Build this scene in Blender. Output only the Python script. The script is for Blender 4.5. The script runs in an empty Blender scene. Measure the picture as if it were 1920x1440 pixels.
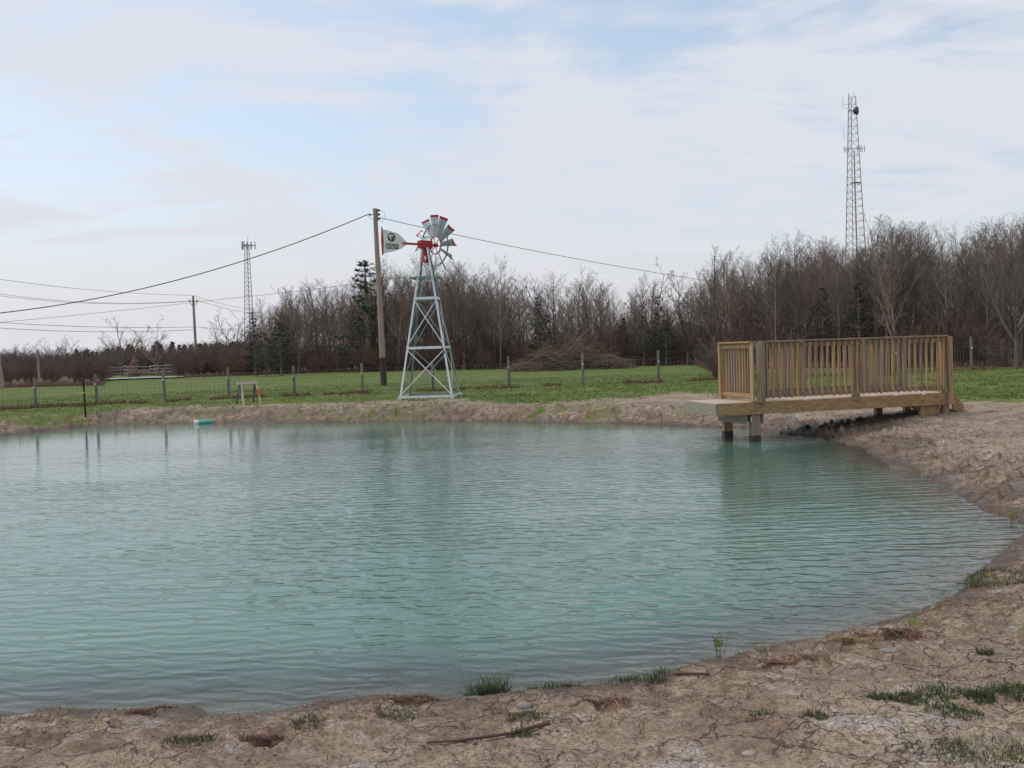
import bpy, math, random
import numpy as np
from mathutils import Vector, Matrix
R = math.radians
rnd = random.Random(7)
scene = bpy.context.scene
COL = scene.collection

# ---------------------------------------------------------------- camera, world, sun, exposure
F_PX, EYE, ROLL, HOR = 1870.0, 2.0, R(1.9), 655.0
PITCH = math.atan((720 - HOR) / F_PX)
cr, sr, cp, sp = math.cos(ROLL), math.sin(ROLL), math.cos(PITCH), math.sin(PITCH)
cam_d = bpy.data.cameras.new('camera')
cam = bpy.data.objects.new('camera', cam_d); COL.objects.link(cam)
cam_d.sensor_width = 36.0; cam_d.lens = F_PX / 1920 * 36.0
cam_d.clip_start = 0.05; cam_d.clip_end = 6000
right = Vector((cr, -sr * sp, -sr * cp)); up = Vector((sr, cr * sp, cr * cp)); fwd = Vector((0, cp, -sp))
m = Matrix((right, up, -fwd)).transposed().to_4x4(); m.translation = Vector((0, 0, EYE))
cam.matrix_world = m
scene.camera = cam
scene.view_settings.view_transform = 'Standard'; scene.view_settings.look = 'None'
scene.view_settings.exposure = 0.0; scene.view_settings.gamma = 1.0
scene.cycles.max_bounces = 6; scene.cycles.transparent_max_bounces = 12
scene.cycles.diffuse_bounces = 2; scene.cycles.glossy_bounces = 3

SUN_EL, SUN_AZ = R(57), R(288)      # azimuth clockwise from +Y (high on the left, a little beyond the pond)
sun_dir = Vector((math.sin(SUN_AZ) * math.cos(SUN_EL), math.cos(SUN_AZ) * math.cos(SUN_EL), math.sin(SUN_EL)))
sd = bpy.data.lights.new('sun', 'SUN'); sd.energy = 1.5; sd.angle = R(10); sd.color = (1, .95, .88)
so = bpy.data.objects.new('sun', sd); COL.objects.link(so)
so.rotation_euler = (-sun_dir).to_track_quat('-Z', 'Y').to_euler()

world = bpy.data.worlds.new('World'); scene.world = world; world.use_nodes = True
wn, wl = world.node_tree.nodes, world.node_tree.links
wn.clear()
def N(tree, t, **kw):
    n = tree.nodes.new(t)
    for k, v in kw.items():
        if hasattr(n, k): setattr(n, k, v)
    return n
def world_sky():
    T = world.node_tree
    out = N(T, 'ShaderNodeOutputWorld'); bg = N(T, 'ShaderNodeBackground'); bgc = N(T, 'ShaderNodeBackground'); mix = N(T, 'ShaderNodeMixShader')
    sky = N(T, 'ShaderNodeTexSky', sky_type='NISHITA', sun_disc=False, sun_elevation=SUN_EL, sun_rotation=SUN_AZ, air_density=1.0, dust_density=2.0, ozone_density=1.5)
    skh = N(T, 'ShaderNodeHueSaturation'); skh.inputs['Hue'].default_value = .485; skh.inputs['Saturation'].default_value = .80; skh.inputs['Value'].default_value = 1.15; wl.new(sky.outputs[0], skh.inputs['Color']); wl.new(skh.outputs[0], bg.inputs[0]); bg.inputs[1].default_value = 0.15
    tc = N(T, 'ShaderNodeTexCoord'); sep = N(T, 'ShaderNodeSeparateXYZ'); wl.new(tc.outputs['Generated'], sep.inputs[0])
    def M(op, a, b=None, c=None, clamp=False):
        n = N(T, 'ShaderNodeMath', operation=op, use_clamp=clamp)
        for i, v in enumerate((a, b, c)):
            if v is None: continue
            if isinstance(v, (int, float)): n.inputs[i].default_value = v
            else: wl.new(v, n.inputs[i])
        return n.outputs[0]
    zz = M('ADD', M('MAXIMUM', sep.outputs[2], 0.0), 0.20)
    px = M('DIVIDE', sep.outputs[0], zz); py = M('DIVIDE', sep.outputs[1], zz)
    cb = N(T, 'ShaderNodeCombineXYZ'); wl.new(px, cb.inputs[0]); wl.new(py, cb.inputs[1])
    def noise(scale, sc=(1, 1, 1), rot=0, loc=(0, 0, 0), detail=6, dist=0.0, rough=.55):
        mp = N(T, 'ShaderNodeMapping'); mp.inputs['Scale'].default_value = sc; mp.inputs['Rotation'].default_value = (0, 0, rot); mp.inputs['Location'].default_value = loc
        wl.new(cb.outputs[0], mp.inputs[0])
        n = N(T, 'ShaderNodeTexNoise'); n.inputs['Scale'].default_value = scale; n.inputs['Detail'].default_value = detail
        n.inputs['Roughness'].default_value = rough; n.inputs['Distortion'].default_value = dist
        wl.new(mp.outputs[0], n.inputs['Vector']); return n.outputs[0]
    big = noise(1.7, (.9, .8, 1), .35, (7.3, 4.1, 0), 4, .9)
    streak = noise(2.4, (.6, 1.7, 1), R(-62), (0.4, 2.0, 0), 6, 1.4)
    fine = noise(4.0, (.5, 1.6, 1), R(-55), (5, 0, 0), 8, 1.2, .6)
    s = M('ADD', M('ADD', M('MULTIPLY', big, 1.25), M('MULTIPLY', streak, 0.75)), M('MULTIPLY', fine, 0.28))
    mr = N(T, 'ShaderNodeMapRange'); wl.new(s, mr.inputs[0]); mr.inputs[1].default_value = .92; mr.inputs[2].default_value = 1.30
    mr.inputs[3].default_value = .20; mr.inputs[4].default_value = 1.0; mr.interpolation_type = 'SMOOTHSTEP'
    hz = N(T, 'ShaderNodeMapRange'); wl.new(sep.outputs[2], hz.inputs[0]); hz.inputs[1].default_value = 0.02; hz.inputs[2].default_value = 0.26; hz.inputs[3].default_value = 1.0; hz.inputs[4].default_value = 0.0
    fac = M('MAXIMUM', mr.outputs[0], M('MULTIPLY', hz.outputs[0], .95), clamp=True)
    # high cloud colour, a little warmer and paler toward the horizon haze
    cc = N(T, 'ShaderNodeMix', data_type='RGBA')
    cc.inputs[6].default_value = (.715, .765, .84, 1); cc.inputs[7].default_value = (.76, .75, .80, 1)
    wl.new(hz.outputs[0], cc.inputs[0]); wl.new(cc.outputs[2], bgc.inputs[0]); bgc.inputs[1].default_value = 1.0
    wl.new(fac, mix.inputs[0]); wl.new(bg.outputs[0], mix.inputs[1]); wl.new(bgc.outputs[0], mix.inputs[2]); wl.new(mix.outputs[0], out.inputs[0])
world_sky()

# ---------------------------------------------------------------- pixel -> place
def ray(px, py):
    u = (px - 960) / F_PX; v = (720 - py) / F_PX
    x = u * cr + v * sr; y = -u * sr + v * cr
    return Vector((x, cp + y * sp, -sp + y * cp))
def P(px, py, z=0.0):
    d = ray(px, py); return Vector((0, 0, EYE)) + d * ((z - EYE) / d.z)
def PD(px, py, Y):
    d = ray(px, py); return Vector((0, 0, EYE)) + d * (Y / d.y)

# ---------------------------------------------------------------- noise for terrain
def hash2(ix, iy, seed):
    n = (ix.astype(np.int64) * 374761393 + iy.astype(np.int64) * 668265263 + seed * 1442695041) & 0xffffffff
    n = ((n ^ (n >> 13)) * 1274126177) & 0xffffffff
    n = n ^ (n >> 16)
    return (n & 0xffffff) / float(0xffffff)
def vnoise(x, y, seed=0):
    x = np.asarray(x, float); y = np.asarray(y, float)
    ix = np.floor(x); iy = np.floor(y); fx = x - ix; fy = y - iy
    fx = fx * fx * (3 - 2 * fx); fy = fy * fy * (3 - 2 * fy)
    a = hash2(ix, iy, seed); b = hash2(ix + 1, iy, seed); c = hash2(ix, iy + 1, seed); d = hash2(ix + 1, iy + 1, seed)
    return (a * (1 - fx) + b * fx) * (1 - fy) + (c * (1 - fx) + d * fx) * fy
def fbm(x, y, oct=4, seed=0, gain=.5):
    s = 0; a = 1; t = 0
    for o in range(oct):
        s = s + a * vnoise(x * 2 ** o + 13.1 * o, y * 2 ** o + 7.7 * o, seed + o); t += a; a *= gain
    return s / t
def sstep(a, b, x):
    t = np.clip((x - a) / (b - a), 0, 1); return t * t * (3 - 2 * t)

SHORE_PX = [(0, 815), (60, 808), (160, 797), (300, 792), (370, 792), (480, 791), (600, 790), (700, 789), (800, 787), (880, 788), (960, 788), (1100, 791), (1200, 793),
    (1300, 797), (1380, 800), (1430, 806), (1480, 812), (1560, 818), (1610, 835), (1640, 858), (1700, 880), (1760, 905), (1800, 930), (1840, 952),
    (1900, 968), (1935, 985), (1890, 1015), (1860, 1050), (1812, 1075), (1806, 1095), (1770, 1115), (1725, 1133), (1640, 1165), (1520, 1190),
    (1440, 1203), (1350, 1225), (1270, 1243), (1200, 1266), (1100, 1278), (1000, 1286), (900, 1297), (800, 1299), (740, 1294), (680, 1298), (600, 1308), (530, 1322), (440, 1332),
    (396, 1334), (380, 1312), (300, 1322), (200, 1326), (100, 1320), (50, 1332), (0, 1336)]
shore = [(P(x, y, .03).x, P(x, y, .03).y) for x, y in SHORE_PX]
shore += [(-4.2, 5.7), (-6.5, 5.4), (-10, 5.9), (-15, 8), (-20, 12.5), (-22.5, 18), (-21.5, 23), (-18.5, 25.6)]
SH = np.array(shore)
def sdist(x, y):
    x = np.asarray(x, float).ravel(); y = np.asarray(y, float).ravel()
    best = np.full(x.shape, 1e9); inside = np.zeros(x.shape, bool)
    n = len(SH)
    for i in range(n):
        ax, ay = SH[i]; bx, by = SH[(i + 1) % n]; dx, dy = bx - ax, by - ay
        t = np.clip(((x - ax) * dx + (y - ay) * dy) / (dx * dx + dy * dy), 0, 1)
        best = np.minimum(best, (x - ax - t * dx) ** 2 + (y - ay - t * dy) ** 2)
        c = ((ay > y) != (by > y))
        with np.errstate(divide='ignore', invalid='ignore'):
            xx = ax + (y - ay) * dx / (dy if dy != 0 else 1e-9)
        inside ^= (c & (x < xx))
    d = np.sqrt(best); return np.where(inside, -d, d)
def px_line(pts, z):
    q = [P(a, b, z) for a, b in pts]
    return np.array([v.x / v.y for v in q]), np.array([v.y for v in q])
GB_T, GB_Y = px_line([(0, 789), (160, 776), (400, 766), (500, 758), (700, 757), (850, 754), (1000, 757), (1290, 743), (1500, 748), (1790, 752), (1920, 760)], .43)
FB_T, FB_Y = px_line([(-100, 729), (195, 722), (215, 704), (330, 704), (345, 708), (600, 698), (900, 692), (1160, 686), (1300, 683), (1330, 694), (1500, 690), (1920, 687)], .5)
def height(x, y, dd=None):
    x = np.asarray(x, float).ravel(); y = np.asarray(y, float).ravel()
    d = sdist(x, y) if dd is None else dd
    wob = ((fbm(x * 1.7, y * 1.7, 3, 5) - .5) * .35 + (fbm(x * 7, y * 7, 3, 6) - .5) * .14) * np.where(y < 14, .45, 1)
    d = d + wob * np.clip(1.3 - np.abs(d), .15, 1) * .8
    far = sstep(23.5, 27.5, y) * (1 - sstep(4.5, 8, x))
    gentle = .035 * sstep(0, .12, d) + .25 * (1 - np.exp(-np.maximum(d, 0) / 2.4)) + .20 * sstep(3, 10, d)
    steep = .05 * sstep(0, .15, d) + .35 * sstep(.1, 1.3, d) + .08 * sstep(1.5, 8, d)
    land = gentle * (1 - far) + steep * far
    bumps = (fbm(x * 1.3, y * 1.3, 3, 9) - .5) * .09 + (fbm(x * 5, y * 5, 3, 11) - .5) * .034 * sstep(0, .3, d) + (fbm(x * 17, y * 17, 3, 12) - .5) * .022
    clod = np.maximum(fbm(x * 9, y * 9, 2, 31) - .60, 0) * (.08 + .07 * (1 - sstep(.3, 1.3, d)) + .35 * sstep(24, 26, y) * (1 - sstep(1.0, 2.2, d)) + .30 * sstep(4, 6, x) * sstep(8.5, 11, y) * (1 - sstep(1.2, 2.8, d)))
    r = np.hypot(x, y)
    land = land + (bumps + clod) * sstep(0, .4, d) * np.where(r > 45, .5, 1.0)
    land = land + .17 * np.exp(-(((x - 9.9) / 2.6) ** 2 + ((y - 21.4) / 2.0) ** 2)) * sstep(.6, 2.2, d)
    water = -.04 - np.minimum(np.maximum(-d, 0) * .22, .9)
    h = np.where(d > 0, land, water)
    return h
def gz(x, y): return float(height([x], [y])[0])
def G(px, py, z=.45):
    """the first spot of ground or water that this direction meets"""
    d = ray(px, py); Ds = 2.6 * 1.012 ** np.arange(340)
    for _ in range(2):
        hh = height(d.x / d.y * Ds, Ds); rz_ = EYE + d.z / d.y * Ds; k = np.nonzero(rz_ <= np.maximum(hh, 0))[0]
        if len(k) == 0: return P(px, py, z)
        k = max(k[0], 1); Ds = np.linspace(Ds[k - 1], Ds[k], 40)
    D = Ds[min(np.nonzero(EYE + d.z / d.y * Ds <= np.maximum(height(d.x / d.y * Ds, Ds), 0))[0][0], 39)]
    return Vector((d.x / d.y * D, D, EYE + d.z / d.y * D))

# ---------------------------------------------------------------- mesh helper, tagging
class MB:
    def __init__(s): s.v = []; s.f = []; s.m = []; s.mi = 0
    def add(s, vs, fs):
        b = len(s.v); s.v += [tuple(v) for v in vs]; s.f += [tuple(i + b for i in f) for f in fs]; s.m += [s.mi] * len(fs)
    def bar(s, p, q, w, h, up=(0, 0, 1)):
        p = Vector(p); q = Vector(q); a = (q - p).normalized(); u = Vector(up)
        if abs(a.dot(u)) > .98: u = Vector((1, 0, 0)) if abs(a.x) < .9 else Vector((0, 1, 0))
        e = a.cross(u).normalized(); g = e.cross(a)
        vs = [c + e * i * w / 2 + g * j * h / 2 for c in (p, q) for i, j in ((-1, -1), (1, -1), (1, 1), (-1, 1))]
        s.add(vs, [(0, 1, 2, 3), (7, 6, 5, 4), (0, 4, 5, 1), (1, 5, 6, 2), (2, 6, 7, 3), (3, 7, 4, 0)])
    def box(s, c, sz, rz=0):
        c = Vector(c); x = Vector((math.cos(rz), math.sin(rz), 0)) * sz[0] / 2
        s.bar(c - x, c + x, sz[1], sz[2])
    def tube(s, pts, rs, n=8, cap=True):
        pts = [Vector(p) for p in pts]
        if isinstance(rs, (int, float)): rs = [rs] * len(pts)
        b = len(s.v); u = None
        for i, p in enumerate(pts):
            a = (pts[min(i + 1, len(pts) - 1)] - pts[max(i - 1, 0)]).normalized()
            if u is None:
                u = a.orthogonal().normalized()
            else:
                u = (u - a * u.dot(a)); u = u.normalized() if u.length > 1e-6 else a.orthogonal().normalized()
            w = a.cross(u)
            for k in range(n):
                t = 2 * math.pi * k / n
                s.v.append(tuple(p + (u * math.cos(t) + w * math.sin(t)) * rs[i]))
        for i in range(len(pts) - 1):
            for k in range(n):
                k2 = (k + 1) % n
                s.f.append((b + i * n + k, b + i * n + k2, b + (i + 1) * n + k2, b + (i + 1) * n + k)); s.m.append(s.mi)
        if cap and n > 2:
            s.f.append(tuple(b + k for k in reversed(range(n)))); s.m.append(s.mi)
            e = b + (len(pts) - 1) * n
            s.f.append(tuple(e + k for k in range(n))); s.m.append(s.mi)
    def ball(s, c, r, n=8, sc=(1, 1, 1)):
        c = Vector(c); k = n // 2; b = len(s.v)
        for i in range(k + 1):
            t = math.pi * i / k
            for j in range(n):
                a = 2 * math.pi * j / n
                s.v.append((c.x + r * sc[0] * math.sin(t) * math.cos(a), c.y + r * sc[1] * math.sin(t) * math.sin(a), c.z + r * sc[2] * math.cos(t)))
        for i in range(k):
            for j in range(n):
                j2 = (j + 1) % n
                s.f.append((b + i * n + j, b + (i + 1) * n + j, b + (i + 1) * n + j2, b + i * n + j2)); s.m.append(s.mi)
    def ring(s, c, ax, R0, r, n=40, k=6, flat=None):
        ax = Vector(ax).normalized(); u = ax.orthogonal().normalized(); w = ax.cross(u); c = Vector(c)
        b = len(s.v)
        for i in range(n):
            t = 2 * math.pi * i / n; rad = u * math.cos(t) + w * math.sin(t)
            for j in range(k):
                q = 2 * math.pi * j / k + math.pi / k
                ra, rb = (r, r) if flat is None else (r, flat)
                s.v.append(tuple(c + rad * (R0 + ra * math.cos(q)) + ax * rb * math.sin(q)))
        for i in range(n):
            for j in range(k):
                i2 = (i + 1) % n; j2 = (j + 1) % k
                s.f.append((b + i * k + j, b + i2 * k + j, b + i2 * k + j2, b + i * k + j2)); s.m.append(s.mi)
    def mesh(s, name, org, mats, smooth=False):
        me = bpy.data.meshes.new(name)
        v = np.array(s.v, float) - np.array(org)
        me.from_pydata(v.tolist(), [], s.f); me.update()
        for mt in (mats if isinstance(mats, (list, tuple)) else [mats]): me.materials.append(mt)
        if isinstance(mats, (list, tuple)) and len(mats) > 1: me.polygons.foreach_set('material_index', s.m)
        if smooth: me.polygons.foreach_set('use_smooth', [True] * len(me.polygons))
        return me
    def build(s, name, mats, parent=None, org=None, smooth=False, bevel=0):
        if org is None:
            org = Vector((0, 0, 0)); q = parent
            while q is not None: org = org + q.location; q = q.parent
        me = s.mesh(name, org, mats, smooth)
        o = bpy.data.objects.new(name, me); COL.objects.link(o)
        if parent is not None: o.parent = parent
        else: o.location = org
        if bevel:
            bm = o.modifiers.new('bevel', 'BEVEL'); bm.width = bevel; bm.segments = 1; bm.limit_method = 'ANGLE'
        return o
def tag(o, label=None, cat=None, group=None, kind=None):
    if label: o['label'] = label
    if cat: o['category'] = cat
    if group: o['group'] = group
    if kind: o['kind'] = kind
    return o
def thing(name, loc, label, cat, group=None):
    o = bpy.data.objects.new(name, None); COL.objects.link(o); o.location = loc; o.empty_display_size = .2
    return tag(o, label, cat, group)
def copy_thing(root, loc, rz, sc, label=None):
    r = root.copy(); COL.objects.link(r); r.location = loc; r.rotation_euler = (0, 0, rz); r.scale = (sc if hasattr(sc, '__len__') else (sc,) * 3)
    if label: r['label'] = label
    for ch in KIDS[root.name]:
        c = ch.copy(); COL.objects.link(c); c.parent = r
    return r
KIDS = {}
def mk_mesh_np(name, v, f, mats):
    """v (n,3), f (m,k)"""
    me = bpy.data.meshes.new(name); k = f.shape[1]
    me.vertices.add(len(v)); me.vertices.foreach_set('co', v.astype(np.float32).ravel())
    me.loops.add(f.size); me.loops.foreach_set('vertex_index', f.astype(np.int32).ravel())
    me.polygons.add(len(f)); me.polygons.foreach_set('loop_start', np.arange(0, f.size, k, dtype=np.int32))
    try: me.polygons.foreach_set('loop_total', np.full(len(f), k, dtype=np.int32))
    except Exception: pass
    me.update(calc_edges=True); me.validate()
    for mt in mats: me.materials.append(mt)
    return me

# ---------------------------------------------------------------- materials
def mat(name, c1, c2=None, scale=8.0, rough=.8, metal=0.0, bump=0.0, stretch=(1, 1, 1), detail=5, spec=.3, c3=None, bscale=None, per_obj=0.0, coord='Object'):
    mt = bpy.data.materials.new(name); mt.use_nodes = True; T = mt.node_tree; L = T.links
    b = T.nodes['Principled BSDF']; b.inputs['Roughness'].default_value = rough; b.inputs['Metallic'].default_value = metal
    b.inputs['Specular IOR Level'].default_value = spec
    c2 = c2 or tuple(x * .8 for x in c1)
    tc = N(T, 'ShaderNodeTexCoord'); mp = N(T, 'ShaderNodeMapping'); mp.inputs['Scale'].default_value = stretch
    L.new(tc.outputs[coord], mp.inputs[0])
    n = N(T, 'ShaderNodeTexNoise'); n.inputs['Scale'].default_value = scale; n.inputs['Detail'].default_value = detail; n.inputs['Roughness'].default_value = .6
    L.new(mp.outputs[0], n.inputs['Vector'])
    cr_ = N(T, 'ShaderNodeValToRGB'); e = cr_.color_ramp.elements
    e[0].position = .34; e[0].color = (*c2, 1); e[1].position = .66; e[1].color = (*c1, 1)
    if c3: x = cr_.color_ramp.elements.new(.5); x.color = (*c3, 1)
    L.new(n.outputs[0], cr_.inputs[0]); col = cr_.outputs[0]
    if per_obj:
        oi = N(T, 'ShaderNodeObjectInfo'); hs = N(T, 'ShaderNodeHueSaturation')
        mr = N(T, 'ShaderNodeMapRange'); L.new(oi.outputs['Random'], mr.inputs[0]); mr.inputs[3].default_value = 1 - per_obj; mr.inputs[4].default_value = 1 + per_obj
        L.new(mr.outputs[0], hs.inputs['Value']); L.new(col, hs.inputs['Color']); col = hs.outputs[0]
        mr2 = N(T, 'ShaderNodeMapRange'); L.new(oi.outputs['Random'], mr2.inputs[0]); mr2.inputs[3].default_value = .7; mr2.inputs[4].default_value = 1.15
        L.new(mr2.outputs[0], hs.inputs['Saturation'])
    L.new(col, b.inputs['Base Color'])
    if bump:
        bp = N(T, 'ShaderNodeBump'); bp.inputs['Strength'].default_value = 1; bp.inputs['Distance'].default_value = bump
        if bscale:
            n2 = N(T, 'ShaderNodeTexNoise'); n2.inputs['Scale'].default_value = bscale; n2.inputs['Detail'].default_value = 4; L.new(mp.outputs[0], n2.inputs['Vector']); L.new(n2.outputs[0], bp.inputs['Height'])
        else: L.new(n.outputs[0], bp.inputs['Height'])
        L.new(bp.outputs[0], b.inputs['Normal'])
    return mt
def wood_mat(name, c1, c2, ang=0.0, along='x'):
    st = {'x': (.5, 9, 9), 'y': (9, .5, 9), 'z': (9, 9, .5)}[along]
    return mat(name, c1, c2, 3.0, .85, bump=.002, stretch=st, detail=7, c3=tuple((a + b) / 2 * 1.05 for a, b in zip(c1, c2)), per_obj=.24)

def ground_material():
    mt = bpy.data.materials.new('mud_and_grass'); mt.use_nodes = True; T = mt.node_tree; L = T.links
    b = T.nodes['Principled BSDF']; b.inputs['Specular IOR Level'].default_value = .2
    tc = N(T, 'ShaderNodeTexCoord'); co = tc.outputs['Object']
    def noise(scale, detail=5, rough=.6, dist=0, vec=co, sc=None):
        if sc:
            mp = N(T, 'ShaderNodeMapping'); mp.inputs['Scale'].default_value = sc; L.new(vec, mp.inputs[0]); vec = mp.outputs[0]
        n = N(T, 'ShaderNodeTexNoise'); n.inputs['Scale'].default_value = scale; n.inputs['Detail'].default_value = detail; n.inputs['Roughness'].default_value = rough; n.inputs['Distortion'].default_value = dist
        L.new(vec, n.inputs['Vector']); return n
    def ramp(src, a, b_, ca, cb, interp='LINEAR'):
        r = N(T, 'ShaderNodeValToRGB'); r.color_ramp.elements[0].position = a; r.color_ramp.elements[1].position = b_
        r.color_ramp.elements[0].color = ca; r.color_ramp.elements[1].color = cb; L.new(src, r.inputs[0]); return r.outputs[0]
    def mixc(f, a, c):
        mx = N(T, 'ShaderNodeMix', data_type='RGBA')
        for i, v in ((0, f), (6, a), (7, c)):
            if isinstance(v, (int, float)): mx.inputs[i].default_value = v
            elif isinstance(v, tuple): mx.inputs[i].default_value = v
            else: L.new(v, mx.inputs[i])
        return mx.outputs[2]
    def M(op, a, c, clamp=False):
        n = N(T, 'ShaderNodeMath', operation=op, use_clamp=clamp)
        for i, v in ((0, a), (1, c)):
            if isinstance(v, (int, float)): n.inputs[i].default_value = v
            else: L.new(v, n.inputs[i])
        return n.outputs[0]
    W, K = (1, 1, 1, 1), (0, 0, 0, 1)
    att = lambda nm: (lambda n: n.outputs['Fac'])(N(T, 'ShaderNodeAttribute', attribute_name=nm))
    grass, wet_and_shade, litter = att('grass'), att('wet_and_shade'), att('litter')
    mud = ramp(noise(1.6, 8, .65, .3).outputs[0], .33, .68, (.275, .205, .142, 1), (.54, .43, .31, 1))
    mud = mixc(ramp(noise(9, 6, .7).outputs[0], .50, .70, K, (.8, .8, .8, 1)), mud, (.185, .100, .066, 1))      # dead brown growth
    mud = mixc(ramp(noise(3.3, 6, .65, .6).outputs[0], .56, .62, K, (.8, .8, .8, 1)), mud, (.54, .48, .42, 1))   # pale dried crust
    mud = mixc(ramp(noise(45, 4, .7).outputs[0], .38, .58, (.7, .7, .7, 1), K), mud, (.12, .080, .055, 1))
    mud = mixc(ramp(noise(28, 3, .6).outputs[0], .68, .72, K, (.6, .6, .6, 1)), mud, (.5, .45, .4, 1))
    # shrinkage cracks
    wn_ = noise(2.0, 4, .6); va = N(T, 'ShaderNodeVectorMath', operation='MULTIPLY_ADD'); L.new(wn_.outputs['Color'], va.inputs[0]); va.inputs[1].default_value = (.55, .55, .55); L.new(co, va.inputs[2])
    vo = N(T, 'ShaderNodeTexVoronoi', feature='DISTANCE_TO_EDGE'); vo.inputs['Scale'].default_value = 3.4; L.new(va.outputs[0], vo.inputs['Vector'])
    vo2 = N(T, 'ShaderNodeTexVoronoi', feature='DISTANCE_TO_EDGE'); vo2.inputs['Scale'].default_value = 8.5; L.new(va.outputs[0], vo2.inputs['Vector'])
    c1 = ramp(vo.outputs[0], .006, .022, W, K); c2 = ramp(vo2.outputs[0], .008, .030, W, K)
    patch = ramp(noise(.9, 3, .5).outputs[0], .40, .50, K, W); patch2 = ramp(noise(2.3, 3, .5).outputs[0], .52, .60, K, W)
    crack = M('MAXIMUM', M('MULTIPLY', c1, patch), M('MULTIPLY', c2, M('MULTIPLY', patch2, .8)))
    nomud = M('SUBTRACT', 1.0, M('MAXIMUM', grass, litter), True)
    crack = M('MULTIPLY', crack, nomud)
    mud = mixc(M('MULTIPLY', crack, .8), mud, (.045, .03, .022, 1))
    sh_ = att('shoreband'); mud = mixc(M('MULTIPLY', sh_, ramp(noise(6.5, 7, .75, .5).outputs[0], .44, .60, K, (.85, .85, .85, 1))), mud, (.150, .092, .055, 1))
    mud = mixc(M('MULTIPLY', wet_and_shade, .8), mud, (.075, .052, .036, 1))  # darkens damp soil and the painted shadow under the deck
    g = ramp(noise(1.1, 6, .7).outputs[0], .35, .68, (.075, .115, .020, 1), (.150, .205, .040, 1))
    g = mixc(ramp(noise(.45, 5, .65, sc=(.5, 1.4, 1)).outputs[0], .46, .64, K, (.6, .6, .6, 1)), g, (.18, .17, .06, 1))
    g = mixc(ramp(noise(14, 4, .7, sc=(1, 2.2, 1)).outputs[0], .48, .68, K, (.6, .6, .6, 1)), g, (.085, .080, .032, 1))
    gm = M('ADD', grass, M('MULTIPLY', M('SUBTRACT', noise(3.2, 8, .75, sc=(1, 1.6, 1)).outputs[0], .5), 1.5))
    gmask = ramp(gm, .42, .60, K, W)
    gmask2 = M('MULTIPLY', gmask, ramp(grass, .02, .10, K, W))
    col = mixc(gmask2, mud, g)
    lit = ramp(noise(2.5, 6, .7).outputs[0], .35, .68, (.085, .052, .036, 1), (.19, .125, .082, 1))
    col = mixc(litter, col, lit)
    L.new(col, b.inputs['Base Color'])
    rr = N(T, 'ShaderNodeMapRange'); L.new(wet_and_shade, rr.inputs[0]); rr.inputs[3].default_value = .92; rr.inputs[4].default_value = .5; L.new(rr.outputs[0], b.inputs['Roughness'])
    h = M('ADD', M('MULTIPLY', noise(22, 7, .72).outputs[0], .030), M('MULTIPLY', crack, -.022))
    h = M('ADD', h, M('MULTIPLY', noise(90, 3, .7).outputs[0], .006))
    bp = N(T, 'ShaderNodeBump'); bp.inputs['Distance'].default_value = 1.0; bp.inputs['Strength'].default_value = .8; L.new(h, bp.inputs['Height']); L.new(bp.outputs[0], b.inputs['Normal'])
    return mt

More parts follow.
